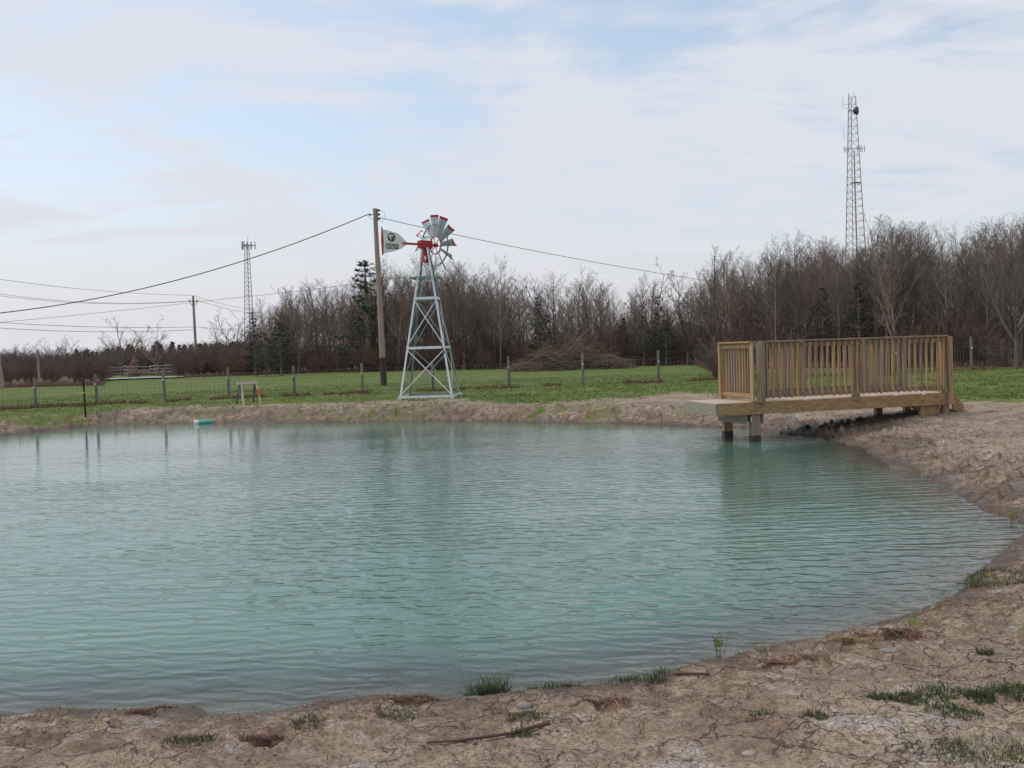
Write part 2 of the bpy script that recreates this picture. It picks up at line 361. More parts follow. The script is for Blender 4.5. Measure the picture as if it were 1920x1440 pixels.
def water_material():
    mt = bpy.data.materials.new('pond_water'); mt.use_nodes = True; T = mt.node_tree; L = T.links; T.nodes.clear()
    out = N(T, 'ShaderNodeOutputMaterial'); tc = N(T, 'ShaderNodeTexCoord'); co = tc.outputs['Object']
    def wave(rot, scale, dist, dscale, phase=0.0):
        mp = N(T, 'ShaderNodeMapping'); mp.inputs['Rotation'].default_value = (0, 0, rot); L.new(co, mp.inputs[0])
        w = N(T, 'ShaderNodeTexWave', wave_type='BANDS', bands_direction='Y', wave_profile='SIN'); w.inputs['Scale'].default_value = scale
        w.inputs['Distortion'].default_value = dist; w.inputs['Detail'].default_value = 2; w.inputs['Detail Scale'].default_value = dscale; w.inputs['Phase Offset'].default_value = phase
        L.new(mp.outputs[0], w.inputs['Vector']); return w.outputs['Fac']
    def noise(scale, sc, rot, detail=3, dist=0.0):
        mp = N(T, 'ShaderNodeMapping'); mp.inputs['Scale'].default_value = sc; mp.inputs['Rotation'].default_value = (0, 0, rot); L.new(co, mp.inputs[0])
        n = N(T, 'ShaderNodeTexNoise'); n.inputs['Scale'].default_value = scale; n.inputs['Detail'].default_value = detail; n.inputs['Distortion'].default_value = dist; L.new(mp.outputs[0], n.inputs['Vector']); return n.outputs[0]
    def M(op, a, c, clamp=False):
        n = N(T, 'ShaderNodeMath', operation=op, use_clamp=clamp)
        for i, v in ((0, a), (1, c)):
            if isinstance(v, (int, float)): n.inputs[i].default_value = v
            else: L.new(v, n.inputs[i])
        return n.outputs[0]
    h = M('MULTIPLY', wave(R(-4), 1.25, 6.0, .9), .0034)
    h = M('ADD', h, M('MULTIPLY', wave(R(14), 2.3, 8.0, 1.4, 2.0), .0022))
    h = M('ADD', h, M('MULTIPLY', noise(3.0, (.5, 1.5, 1), R(8), 3, .4), .0085))
    h = M('ADD', h, M('MULTIPLY', noise(8.0, (.7, 1.3, 1), R(-10), 3), .0060))
    # wind: calmer water by the far bank
    gust = N(T, 'ShaderNodeMapRange'); L.new(noise(.22, (1, 1.6, 1), R(20), 3, .5), gust.inputs[0]); gust.inputs[1].default_value = .35; gust.inputs[2].default_value = .65; gust.inputs[3].default_value = .55; gust.inputs[4].default_value = 1.35
    h = M('MULTIPLY', h, gust.outputs[0])
    am = N(T, 'ShaderNodeAttribute', attribute_name='ruffle').outputs['Fac']
    h = M('MULTIPLY', h, am)
    bp = N(T, 'ShaderNodeBump'); bp.inputs['Distance'].default_value = 1; bp.inputs['Strength'].default_value = 1; L.new(h, bp.inputs['Height'])
    gl = N(T, 'ShaderNodeBsdfGlossy'); gl.inputs['Roughness'].default_value = .09; gl.inputs['Color'].default_value = (1, 1, 1, 1); L.new(bp.outputs[0], gl.inputs['Normal'])
    df = N(T, 'ShaderNodeBsdfDiffuse'); df.inputs['Color'].default_value = (.066, .162, .125, 1)
    tr = N(T, 'ShaderNodeBsdfTransparent'); tr.inputs['Color'].default_value = (.75, .80, .72, 1)
    body = N(T, 'ShaderNodeMixShader'); dp = N(T, 'ShaderNodeAttribute', attribute_name='murk').outputs['Fac']
    L.new(dp, body.inputs[0]); L.new(tr.outputs[0], body.inputs[1]); L.new(df.outputs[0], body.inputs[2])
    fr = N(T, 'ShaderNodeFresnel'); fr.inputs['IOR'].default_value = 1.34; L.new(bp.outputs[0], fr.inputs['Normal'])
    mx = N(T, 'ShaderNodeMixShader'); L.new(fr.outputs[0], mx.inputs[0]); L.new(body.outputs[0], mx.inputs[1]); L.new(gl.outputs[0], mx.inputs[2])
    L.new(mx.outputs[0], out.inputs[0]); return mt

# ---------------------------------------------------------------- ground and water
def polar(rings, fov, nin, nout):
    ang = np.concatenate([np.linspace(-fov, fov, nin), np.linspace(fov, 2 * math.pi - fov, nout)[1:-1]])
    A, RR = np.meshgrid(ang, rings); x = RR * np.sin(A); y = RR * np.cos(A); n = len(ang); k = len(rings)
    i = np.arange(k - 1)[:, None] * n; j = np.arange(n)[None]; j2 = (j + 1) % n
    f = np.stack([i + j, i + j2, i + n + j2, i + n + j], -1).reshape(-1, 4)
    return x.ravel(), y.ravel(), f
rings = [0.02, .5, 1.0, 1.5, 2.0]
r_ = 2.3
while r_ < 2500:
    rings.append(r_); r_ *= 1.0065 if r_ < 36 else (1.012 if r_ < 70 else 1.06)
gx, gy, gf = polar(np.array(rings), R(34), 760, 110)
gd = sdist(gx, gy)
gh = height(gx, gy, gd)
gme = mk_mesh_np('ground', np.stack([gx, gy, gh], 1), gf, [ground_material()])
rat = gx / np.maximum(gy, .5)
Yb = np.interp(rat, GB_T, GB_Y); Yf = np.interp(rat, FB_T, FB_Y)
n1 = fbm(gx * .55, gy * .55, 4, 21)
grass = sstep(-.8, 2.6, gy - Yb + (n1 - .5) * 3.0) * .95
bare = sstep(.56, .66, fbm(gx * .35, gy * .8, 3, 41)) * (1 - sstep(1.5, 5.5, gy - Yb))
grass = grass * (1 - .75 * bare)
corner = sstep(.3, 1.2, gx * .8 - gy * .55 + 1.25) * (gy < 7) * (gy > 0) * sstep(.42, .6, n1)
grass = np.maximum(grass, corner * .45)
speck = sstep(.66, .74, fbm(gx * 2.4, gy * 2.4, 3, 51)) * .33 * (gy < 12) * (gd > .2)
grass = np.maximum(grass, speck)
bankg = sstep(.50, .62, fbm(gx * .9, gy * .9, 3, 61)) * .48 * (gy > 24) * (gd > .05) * (gd < 1.6)
grass = np.maximum(grass, bankg)
back = np.where((gy < 4) & (np.hypot(gx, gy) > 12), .9, 0); grass = np.maximum(grass, back)
litter = sstep(-1.0, 1.5, gy - Yf + (n1 - .5) * 2) * (gy > 8)
road = None
wet_and_shade = (1 - sstep(.04, .34, gd + (fbm(gx * 4, gy * 4, 3, 71) - .5) * .35)) 
wet_and_shade = np.where(gd < 0, np.maximum(1 - sstep(.0, .25, -gd), .25), wet_and_shade)
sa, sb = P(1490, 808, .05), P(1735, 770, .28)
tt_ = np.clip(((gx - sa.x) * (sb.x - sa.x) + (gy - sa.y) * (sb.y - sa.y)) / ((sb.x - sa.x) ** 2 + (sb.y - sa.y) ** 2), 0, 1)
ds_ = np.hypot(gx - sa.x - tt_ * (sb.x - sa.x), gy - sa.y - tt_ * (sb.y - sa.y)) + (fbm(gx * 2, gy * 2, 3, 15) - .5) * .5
wet_and_shade = np.maximum(wet_and_shade, (1 - sstep(.45, 1.0, ds_ + .35 * tt_)) * (gd > 0))  # deck's shadow painted into the soil colour as a dark band
wet_and_shade = np.maximum(wet_and_shade, .55 * sstep(.48, .62, fbm(gx * 1.6, gy * 2.6, 4, 83)) * (gd < 2.4) * (gd > 0) * (gy > 24))
wet_and_shade = np.maximum(wet_and_shade, .65 * sstep(.47, .62, fbm(gx * 1.3 + 3, gy * 1.3, 4, 81)) * (1 - sstep(1.2, 2.4, gd)) * (gd > 0) * sstep(4, 6, gx) * sstep(8, 11, gy))
FL_T, FL_Y = px_line([(-60, 772), (67, 763), (429, 747), (812, 733), (1235, 717), (1530, 706), (1975, 688)], .48)
fence_dirt = np.exp(-((gy - np.interp(rat, FL_T, FL_Y) - .1) / .38) ** 2) * (gy > 0)
litter = np.maximum(litter, .8 * fence_dirt * sstep(.42, .52, fbm(gx * .6, gy * .6, 2, 91)))
shoreband = (1 - sstep(.5, 1.5, gd)) * (gd > 0)
for nm, a in (('shoreband', shoreband), ('grass', grass), ('wet_and_shade', wet_and_shade), ('litter', litter)):
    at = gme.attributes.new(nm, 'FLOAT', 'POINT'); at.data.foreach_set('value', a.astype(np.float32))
gme.polygons.foreach_set('use_smooth', [True] * len(gme.polygons))
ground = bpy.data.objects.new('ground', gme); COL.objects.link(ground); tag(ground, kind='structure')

wr = [3.0]
while wr[-1] < 36: wr.append(wr[-1] * 1.015)
wx, wy, wf = polar(np.array(wr), R(80), 420, 10)
wdist = sdist(wx, wy)
keep = (wdist[wf].min(1) < .9)
wf = wf[keep]
used = np.unique(wf); remap = np.full(len(wx), -1); remap[used] = np.arange(len(used)); wf = remap[wf]
wx, wy, wdist = wx[used], wy[used], wdist[used]
wme = mk_mesh_np('water', np.stack([wx, wy, np.zeros_like(wx)], 1), wf, [water_material()])
murk = sstep(0.0, 1.0, (-wdist) / 1.7) ** .6 * .96
ruff = .22 + .78 * (1 - sstep(15, 27, np.hypot(wx, wy)))
for nm, a in (('murk', murk), ('ruffle', ruff)):
    at = wme.attributes.new(nm, 'FLOAT', 'POINT'); at.data.foreach_set('value', a.astype(np.float32))
water = bpy.data.objects.new('water', wme); COL.objects.link(water); tag(water, kind='structure')

# ---------------------------------------------------------------- common materials
M_DW = wood_mat('treated_wood', (.38, .25, .14), (.20, .125, .068), along='x')
M_DWZ = wood_mat('treated_wood_upright', (.42, .28, .155), (.22, .14, .075), along='z')
M_DWG = wood_mat('weathered_green_wood', (.30, .27, .20), (.20, .18, .14), along='y')
M_BOARD = wood_mat('deck_board_wood', (.62, .47, .33), (.44, .32, .22), along='y')
M_WETW = mat('wet_wood', (.08, .06, .045), (.045, .035, .025), 5, .5, stretch=(4, 4, .5))
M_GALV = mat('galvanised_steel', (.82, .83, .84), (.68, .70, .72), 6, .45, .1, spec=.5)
M_GALVD = mat('dark_galvanised_steel', (.30, .38, .36), (.20, .27, .25), 6, .5, .25)  # darker greenish steel, also on the windmill's back legs and girts
M_BLADE = mat('blade_steel', (.58, .64, .67), (.40, .47, .47), 2.5, .42, .3, spec=.5)
M_RED = mat('red_paint', (.50, .035, .04), (.36, .02, .025), 5, .4, spec=.5)
M_WHITE = mat('white_paint', (.80, .80, .76), (.70, .71, .66), 5, .45)
M_BLACK = mat('black_paint', (.03, .035, .035), (.02, .02, .02), 5, .5)
M_POLE = mat('pole_wood', (.44, .33, .275), (.27, .19, .155), 3, .85, stretch=(7, 7, .35), bump=.004)
M_POLED = mat('creosote_wood', (.085, .045, .035), (.05, .03, .025), 5, .8)
M_POSTW = mat('grey_fence_wood', (.24, .225, .19), (.13, .12, .10), 6, .9, stretch=(5, 5, .5), per_obj=.2)
M_WIRE = mat('line_cable', (.06, .06, .06), (.05, .05, .05), 3, .6)
M_FWIRE = mat('fence_wire_steel', (.22, .22, .21), (.16, .16, .15), 3, .6, .3)
M_CERAM = mat('porcelain', (.03, .025, .025), (.02, .015, .015), 3, .25)
M_INSW = mat('white_plastic', (.85, .85, .82), (.8, .8, .78), 3, .4)
M_TRUNK = mat('bark', (.25, .205, .17), (.125, .10, .083), 6, .95, stretch=(3, 3, .5), per_obj=.35)
M_TWIG = mat('twig_bark', (.25, .187, .152), (.155, .114, .095), 4, .95, per_obj=.35)
M_PALE = mat('pale_bark', (.34, .30, .27), (.20, .17, .15), 6, .95, per_obj=.2)
M_REDT = mat('red_twig', (.18, .120, .098), (.112, .074, .062), 4, .95, per_obj=.3)
M_NEED = mat('pine_needles', (.040, .070, .030), (.018, .034, .016), 2.0, .8, per_obj=.25)
M_TAN = mat('dry_brush', (.25, .18, .135), (.12, .085, .064), 3, .95, per_obj=.1)

# ---------------------------------------------------------------- fishing deck
def deck():
    A = Vector((4.02, 19.72, 0)); th = R(14); L_ = 5.40; W_ = 1.5; T_ = .79
    U = Vector((math.cos(th), math.sin(th), 0)); V = Vector((-math.sin(th), math.cos(th), 0)); Z = Vector((0, 0, 1))
    w = lambda u, v, z: A + U * u + V * v + Z * z
    root = thing('fishing_deck', w(L_ / 2, W_ / 2, gz(*w(L_ / 2, W_ / 2, 0).xy)), 'raised timber fishing deck with slatted railings reaching from the bank over the water', 'deck')
    def bx(mb, u0, u1, v0, v1, z0, z1): mb.bar(w(u0, (v0 + v1) / 2, (z0 + z1) / 2), w(u1, (v0 + v1) / 2, (z0 + z1) / 2), abs(v1 - v0), z1 - z0)
    mb = MB(); u = .045; nb = 0
    while u + .135 < L_ - .0:
        bx(mb, u, u + .134, .042, W_ - .042, T_ - .035 + rnd.uniform(-.002, .002), T_ + rnd.uniform(-.002, .002)); u += .141
    mb.build('deck_boards', M_BOARD, root, bevel=.003)
    mb = MB(); bx(mb, .042, L_, 0, .04, T_ - .255, T_ - .012); mb.build('front_beam', M_DW, root, bevel=.004)
    mb = MB(); bx(mb, .042, L_, W_ - .04, W_, T_ - .255, T_ - .012); mb.build('back_beam', M_DW, root, bevel=.004)
    mb = MB(); bx(mb, 0, .04, 0, W_, T_ - .255, T_ - .012); tag(mb.build('end_board', M_DWG, root, bevel=.004), 'greyish weathered end board over the water')
    mb = MB(); bx(mb, L_ + .002, L_ + .042, 0, W_, T_ - .25, T_ - .03); mb.build('landing_board', M_DW, root)
    mb = MB()
    for v in (.38, .75, 1.12): bx(mb, .05, L_ - .02, v - .02, v + .02, T_ - .24, T_ - .04)
    mb.build('joists', M_DW, root)
    # posts in the water with a cross beam
    mb = MB(); mb.bar(w(.72, .12, T_ - .36), w(.72, W_ - .12, T_ - .36), .045, .20); mb.bar(w(1.08, .12, T_ - .36), w(1.08, W_ - .12, T_ - .36), .045, .20)
    tag(mb.build('cross_beam', M_DWG, root), 'damp grey green cross beam between the water posts')
    for v in (.115, W_ - .16):
        mb = MB(); bx(mb, .80, .99, v - .07, v + .07, .10, T_ - .256); p = mb.build('support_post', M_DWZ, root, bevel=.006)
        mb = MB(); bx(mb, .798, .992, v - .072, v + .072, -1.2, .11); mb.build('wet_foot', M_WETW, p)
    gzr = gz(*w(L_ - .2, .1, 0).xy)
    for (u0, u1, v) in ((L_ - .66, L_ - .20, .16), (L_ - .16, L_ - .02, .09), (L_ - .95, L_ - .80, W_ - .2), (L_ - .16, L_ - .02, W_ - .12)):
        mb = MB(); q = w((u0 + u1) / 2, v, 0); bx(mb, u0, u1, v - .06, v + .06, gz(q.x, q.y) - .15, T_ - .256); mb.build('support_post', M_DWZ, root, bevel=.005)
    # stair stringers with two treads
    for v in (.02, W_ - .02):
        mb = MB(); g0 = gz(*w(L_ + .4, v, 0).xy)
        prof = [(L_ + .044, T_ - .04), (L_ + .09, T_ - .05), (L_ + .30, T_ - .27), (L_ + .33, g0 - .02), (L_ + .22, g0 - .04), (L_ + .044, T_ - .36)]
        vs = [w(a, v - .02, b) for a, b in prof] + [w(a, v + .02, b) for a, b in prof]; n = len(prof)
        mb.add(vs, [tuple(range(n)), tuple(reversed(range(n, 2 * n)))] + [(i, i + n, (i + 1) % n + n, (i + 1) % n) for i in range(n)])
        mb.build('stair_stringer', M_DW, root)
    mb = MB(); bx(mb, L_ + .07, L_ + .30, .045, W_ - .045, T_ - .26, T_ - .22); mb.build('stair_tread', M_BOARD, root)
    # railings
    u0, u1 = .90, L_ - .09; RT = T_ + 1.215
    def post(u, v, lo, wd=.09, wv=.09, m_=M_DWZ):
        mb = MB(); bx(mb, u - wd / 2, u + wd / 2, v - wv / 2, v + wv / 2, lo, RT - .04); return mb.build('rail_post', m_, root, bevel=.004)
    post(.965, -.048, T_ - .02, .16, .09); post(.83, .05, T_ + .003, .04, .14)
    post(L_ - .06, -.048, T_ - .255, .10, .09); post(L_ - .17, .05, T_ + .003); post(3.12, .052, T_ + .003, .07, .07); mb = MB(); bx(mb, 3.04, 3.22, -.022, -.001, T_ - .06, T_ + .13); mb.build('post_block', M_DW, root)
    post(.83, W_ - .06, T_ + .003); post(2.75, W_ - .06, T_ + .003); post(L_ - 1.15, W_ - .06, T_ + .003, .14); post(L_ - .1, W_ - .06, T_ + .003)
    def railing(kind, label, a, b, side, n0):
        """kind: 'long' along u at v=side, 'end' along v at u=side"""
        long_ = kind == 'long'
        mb = MB()
        q = (lambda s, o, z: w(s, side + o, z)) if long_ else (lambda s, o, z: w(side + o, s, z))
        for z, h_ in ((T_ + .115, .085), (RT - .10, .085)): mb.bar(q(a, 0, z), q(b, 0, z), .036, h_)
        for s_ in (a + .02, b - .02): mb.bar(q(s_, 0, T_ + .08), q(s_, 0, RT - .06), .032, .034, up=tuple(U))
        rl = mb.build('railing', M_DW, root, bevel=.003); rl['label'] = label
        mb = MB(); mb.bar(q(a - .05, 0, RT - .02), q(b + .03, 0, RT - .02), .14, .036); mb.build('cap_rail', M_DW, rl, bevel=.004)
        out = -.038 if side < W_ / 2 else .038
        n = n0
        for i in range(n):
            s = a + (b - a) * (i + .5) / n
            mb = MB(); tl = rnd.uniform(-.006, .006)
            mb.bar(q(s, out, T_ + .055 + rnd.uniform(-.01, .01)), q(s + tl, out, RT - .055), .040, .038, up=tuple(U)); mb.build('baluster', M_DWZ, rl)
        return rl
    railing('long', 'front railing facing the water', 1.05, L_ - .12, .012, 31)
    railing('long', 'back railing farther from the water', .86, L_ - .1, W_ - .03, 32)
    railing('end', 'short railing across the water end', .10, W_ - .06, .84, 11)
    for u in (1.95, 4.05, 4.70, 5.34):
        mb = MB(); bx(mb, u, u + .06, -.012, .02, T_ - .022, T_ + .004); mb.build('metal_clip', M_INSW, root)
    mb = MB(); mb.tube([w(.775, .02, T_ - .30), w(.765, .0, T_ - .35), w(.77, .02, T_ - .40)], .006, 5); mb.build('eye_bolt', M_INSW, root)
deck()

# ---------------------------------------------------------------- windmill
def windmill():
    c = Vector((-2.78, 33.85, 0)); base = gz(c.x, c.y) + .02; rz = R(-5); hw = .90
    w = lambda x, y, z: Vector((c.x + x * math.cos(rz) - y * math.sin(rz), c.y + x * math.sin(rz) + y * math.cos(rz), base + z))
    root = thing('windmill', (c.x, c.y, base), 'galvanised steel windmill with red tipped blades and a white tail vane', 'windmill')
    H = 5.05
    def half(z): return hw + (.115 - hw) * (z / H)
    cor = [(-1, -1), (1, -1), (1, 1), (-1, 1)]
    for sx, sy in cor:
        mb = MB(); a = w(sx * half(0), sy * half(0), -.03); b = w(sx * half(H), sy * half(H), H)
        t = .055
        # angle iron: two flanges
        mb.bar(a + (w(-sx * t / 2, 0, 0) - w(0, 0, 0)), b + (w(-sx * t / 2, 0, 0) - w(0, 0, 0)), t, .008, up=w(0, 1, 0) - w(0, 0, 0))
        mb.bar(a + (w(0, -sy * t / 2, 0) - w(0, 0, 0)), b + (w(0, -sy * t / 2, 0) - w(0, 0, 0)), t, .008, up=w(1, 0, 0) - w(0, 0, 0))
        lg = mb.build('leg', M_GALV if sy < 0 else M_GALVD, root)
        mb = MB(); q = w(sx * (hw + .02), sy * (hw + .02), 0); mb.tube([q + Vector((0, 0, -.35)), q + Vector((0, 0, .10))], .018, 6); mb.build('ground_stake', M_GALV, lg)
    levels = [(.06, .075), (1.68, .085), (3.34, .085)]
    for z, th in levels:
        h_ = half(z) + .004
        for i in range(4):
            a, b = cor[i], cor[(i + 1) % 4]
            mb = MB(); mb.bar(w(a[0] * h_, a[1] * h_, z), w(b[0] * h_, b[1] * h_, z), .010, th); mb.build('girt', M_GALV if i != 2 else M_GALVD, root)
    for z0, z1 in ((.08, 1.64), (1.72, 3.30)):
        for i in range(4):
            a, b = cor[i], cor[(i + 1) % 4]; k0 = half(z0) + .010; k1 = half(z1) + .010
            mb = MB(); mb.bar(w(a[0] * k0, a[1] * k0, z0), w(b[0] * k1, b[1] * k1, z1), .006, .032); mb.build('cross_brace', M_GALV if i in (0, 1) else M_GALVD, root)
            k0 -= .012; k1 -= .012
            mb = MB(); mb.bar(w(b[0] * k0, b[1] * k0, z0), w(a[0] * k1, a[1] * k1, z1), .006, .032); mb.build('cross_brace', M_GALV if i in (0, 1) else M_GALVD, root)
    mb = MB(); zp = 4.04; s = .47
    for i in range(4):
        a, b = cor[i], cor[(i + 1) % 4]; mb.bar(w(a[0] * s, a[1] * s, zp), w(b[0] * s, b[1] * s, zp), .05, .045)
    for k in (-.2, 0.0, .2): mb.bar(w(-s + .03, k, zp + .003), w(s - .03, k, zp + .003), .05, .02)
    mb.build('platform', M_GALVD, root)
    # head, turned 45 degrees: wheel away to the right, tail toward the left and the viewer
    az = R(43); A = Vector((math.cos(az), math.sin(az), 0)); S = Vector((-math.sin(az), math.cos(az), 0)); Z = Vector((0, 0, 1))
    h0 = w(0, 0, 5.16) + Vector((.0, 0, 0))
    mb = MB(); mb.bar(h0 - A * .26, h0 + A * .26, .20, .26); head = mb.build('gear_head', M_RED, root, bevel=.01)
    mb = MB()
    vs = []
    for z, r in ((-.14, .055), (-.35, .09), (-.60, .115)):
        for sx, sy in cor: vs.append(h0 + A * sx * r + S * sy * r * .8 + Z * z)
    fs = []
    for l in range(2):
        for i in range(4): fs.append((l * 4 + i, l * 4 + (i + 1) % 4, l * 4 + 4 + (i + 1) % 4, l * 4 + 4 + i))
    mb.add(vs, fs); mb.mi = 1
    q = h0 + Z * -.46 - Vector((0, .125, 0)); mb.ball(q, .035, 8, (1, .3, 2.3))
    mb.build('mast_cone', [M_RED, M_INSW], root)
    mb = MB(); mb.tube([h0 - Z * .55, h0 - Z * 1.25], .022, 6); mb.tube([h0 - Z * .78, h0 - Z * .95], .045, 6)
    mb.build('pump_rod', M_GALV, root)
    mb = MB(); pts = [h0 - Z * 1.1, h0 - Z * 1.5 + A * .05, h0 - Z * 2.2 + Vector((.35, -.1, 0)), w(.45, -.35, 2.2), w(half(1.7) - .1, -half(1.7), 1.72), w(half(1.5), -half(1.5) - .02, 1.45)]
    sm = []
    for i in range(len(pts) - 1):
        for t in range(5): sm.append(pts[i].lerp(pts[i + 1], t / 5))
    mb.tube(sm + [pts[-1]], .016, 6); mb.build('air_hose', M_BLACK, root)
    # wheel
    hub = h0 + A * .45; r0, r1 = .27, 1.03
    mb = MB(); mb.tube([h0 + A * .24, hub + A * .10], .035, 8); mb.tube([hub - A * .06, hub + A * .06], .07, 10); mb.build('axle', M_RED, root)
    mb = MB(); mb.ring(hub, A, r0 + .03, .022, 36, 4, .03)
    for k in range(6):
        t = R(60 * k + 15); d = S * math.cos(t) + Z * math.sin(t); mb.bar(hub + d * .05, hub + d * (r0 + .02), .028, .012, up=tuple(A))
    wheel = mb.build('wheel_hub', M_RED, root)
    mb = MB(); mb.ring(hub - A * .035, A, .71, .012, 60, 4, .038); mb.build('wheel_ring', M_GALVD, root)
    M_BACK = M_BLADE
    for k in range(12):
        t = R(30 * k + 90); d = S * math.cos(t) + Z * math.sin(t); tg = A.cross(d)
        pit = R(38)
        cd = tg * math.cos(pit) + A * math.sin(pit)      # chord direction
        nn = cd.cross(d)
        def section(r, wd):
            out = []
            for i in range(5):
                q = (i / 4 - .5); out.append(hub + d * r + cd * q * wd + nn * (.09 * wd - .36 * wd * q * q))
            return out
        def strip(ra, rb, wa, wb, name, mt, par):
            mb = MB(); vs = section(ra, wa) + section(rb, wb); n5 = 5
            top = [(i, i + 1, i + 6, i + 5) for i in range(4)]
            vs2 = [v + nn * -.006 for v in vs]
            mb.add(vs + vs2, top + [(i + 10, i + 15, i + 16, i + 11) for i in range(4)] + [(0, 5, 15, 10), (4, 14, 19, 9), (5, 6, 16, 15), (6, 7, 17, 16), (7, 8, 18, 17), (8, 9, 19, 18)])
            return mb.build(name, mt, par)
        bl = strip(r0 + .02, r1 - .085, .16, .285, 'blade', M_BLADE, root)
        strip(r1 - .085, r1, .286, .296, 'red_tip', M_RED, bl)
        mb = MB(); mb.bar(hub + d * .25 - A * .02, hub + d * .92 - A * .03, .022, .008, up=tuple(A)); mb.build('blade_arm', M_GALVD, bl)
    # tail
    mb = MB(); mb.bar(h0 - A * .26, h0 - A * .95 - Z * .0, .03, .075); mb.build('tail_boom', M_RED, root)
    ta = lambda a, z, o=0.0: h0 - A * (a - .19) + Z * z + S * o
    prof = [(.98, .10), (1.05, .16), (1.95, .44), (1.95, -.36), (1.30, -.20), (1.02, -.09)]
    prof = [(.95, .03), (1.14, .20), (1.34, .33), (1.93, .42), (1.93, -.37), (1.50, -.28), (1.20, -.18), (1.0, -.06)]
    mb = MB(); n = len(prof); mb.add([ta(a, z, .006) for a, z in prof] + [ta(a, z, -.006) for a, z in prof], [tuple(range(n)), tuple(reversed(range(n, 2 * n)))] + [(i, i + n, (i + 1) % n + n, (i + 1) % n) for i in range(n)])
    vane = mb.build('tail_vane', M_WHITE, root)
    mb = MB(); pr = [(1.935, .50), (1.97, .50), (2.00, .02), (1.98, -.42), (1.935, -.42), (1.90, .02)]; n = 6
    mb.add([ta(a, z, .009) for a, z in pr] + [ta(a, z, -.009) for a, z in pr], [tuple(range(n)), tuple(reversed(range(n, 2 * n)))] + [(i, i + n, (i + 1) % n + n, (i + 1) % n) for i in range(n)])
    mb.build('red_edge', M_RED, vane)
    # emblem: dark disc with a pale animal head. The readable side faces the viewer, so it stands proud on -S
    o_ = -.010; ca, cz = 1.585, .175
    mb = MB(); ns = 28
    mb.add([ta(ca + .155 * math.cos(2 * math.pi * i / ns), cz + .145 * math.sin(2 * math.pi * i / ns), o_) for i in range(ns)] + [ta(ca + .155 * math.cos(2 * math.pi * i / ns), cz + .145 * math.sin(2 * math.pi * i / ns), -.0061) for i in range(ns)],
           [tuple(reversed(range(ns)))] + [(i, (i + 1) % ns, (i + 1) % ns + ns, i + ns) for i in range(ns)])
    mb.mi = 1
    def patch(pts, o, mi):
        mb.mi = mi; n = len(pts); k = [ta(ca + x, cz + z, o) for x, z in pts]; mb.add(k, [tuple(range(n))]);
    patch([(.11, .0), (.10, .055), (.07, .09), (.02, .105), (-.04, .09), (-.08, .05), (-.06, .01), (-.03, .03), (.0, .0), (.02, -.05), (.0, -.10), (.04, -.09), (.06, -.03)], -.013, 1)
    patch([(.035, .05), (.0, .06), (-.03, .04), (-.01, .02), (.02, .03)], -.0145, 0)
    patch([(.15, .02), (.135, .07), (.13, .03)], -.013, 1); patch([(-.05, -.02), (-.09, -.03), (-.10, -.07), (-.06, -.06)], -.013, 1)
    mb.build('emblem', [M_BLACK, M_WHITE], vane)
    mb = MB(); a0, a1, z0, z1 = 1.30, 1.83, -.035, -.205
    vs = [ta(a1, z0, o_), ta(a0, z0 - .0, o_), ta(a0, z1, o_), ta(a1, z1, o_)]; vb = [ta(a1, z0, -.0061), ta(a0, z0, -.0061), ta(a0, z1, -.0061), ta(a1, z1, -.0061)]
    mb.add(vs + vb, [(0, 1, 2, 3), (4, 5, 1, 0), (5, 6, 2, 1), (6, 7, 3, 2), (7, 4, 0, 3)])
    pn = mb.build('number_panel', M_BLACK, vane)
    cu = bpy.data.curves.new('num', 'FONT'); cu.body = '814-756-3710'; cu.size = .1; cu.extrude = 0; cu.offset = .0018
    to = bpy.data.objects.new('num', cu); COL.objects.link(to); bpy.context.view_layer.update()
    me = bpy.data.meshes.new_from_object(to.evaluated_get(bpy.context.evaluated_depsgraph_get())); bpy.data.objects.remove(to)
    co = np.array([v.co[:] for v in me.vertices]); mn, mxx = co.min(0), co.max(0)
    s1 = (a1 - a0 - .03) / (mxx[0] - mn[0]); s2 = (z0 - z1 - .03) / (mxx[1] - mn[1])
    for v in me.vertices:
        v.co = ta(a1 - .015 - (v.co.x - mn[0]) * s1, z1 + .015 + (v.co.y - mn[1]) * s2, o_ - .003) - Vector(root.location)
    me.materials.append(M_WHITE); tn = bpy.data.objects.new('number_lettering', me); COL.objects.link(tn); tn.parent = pn
windmill()

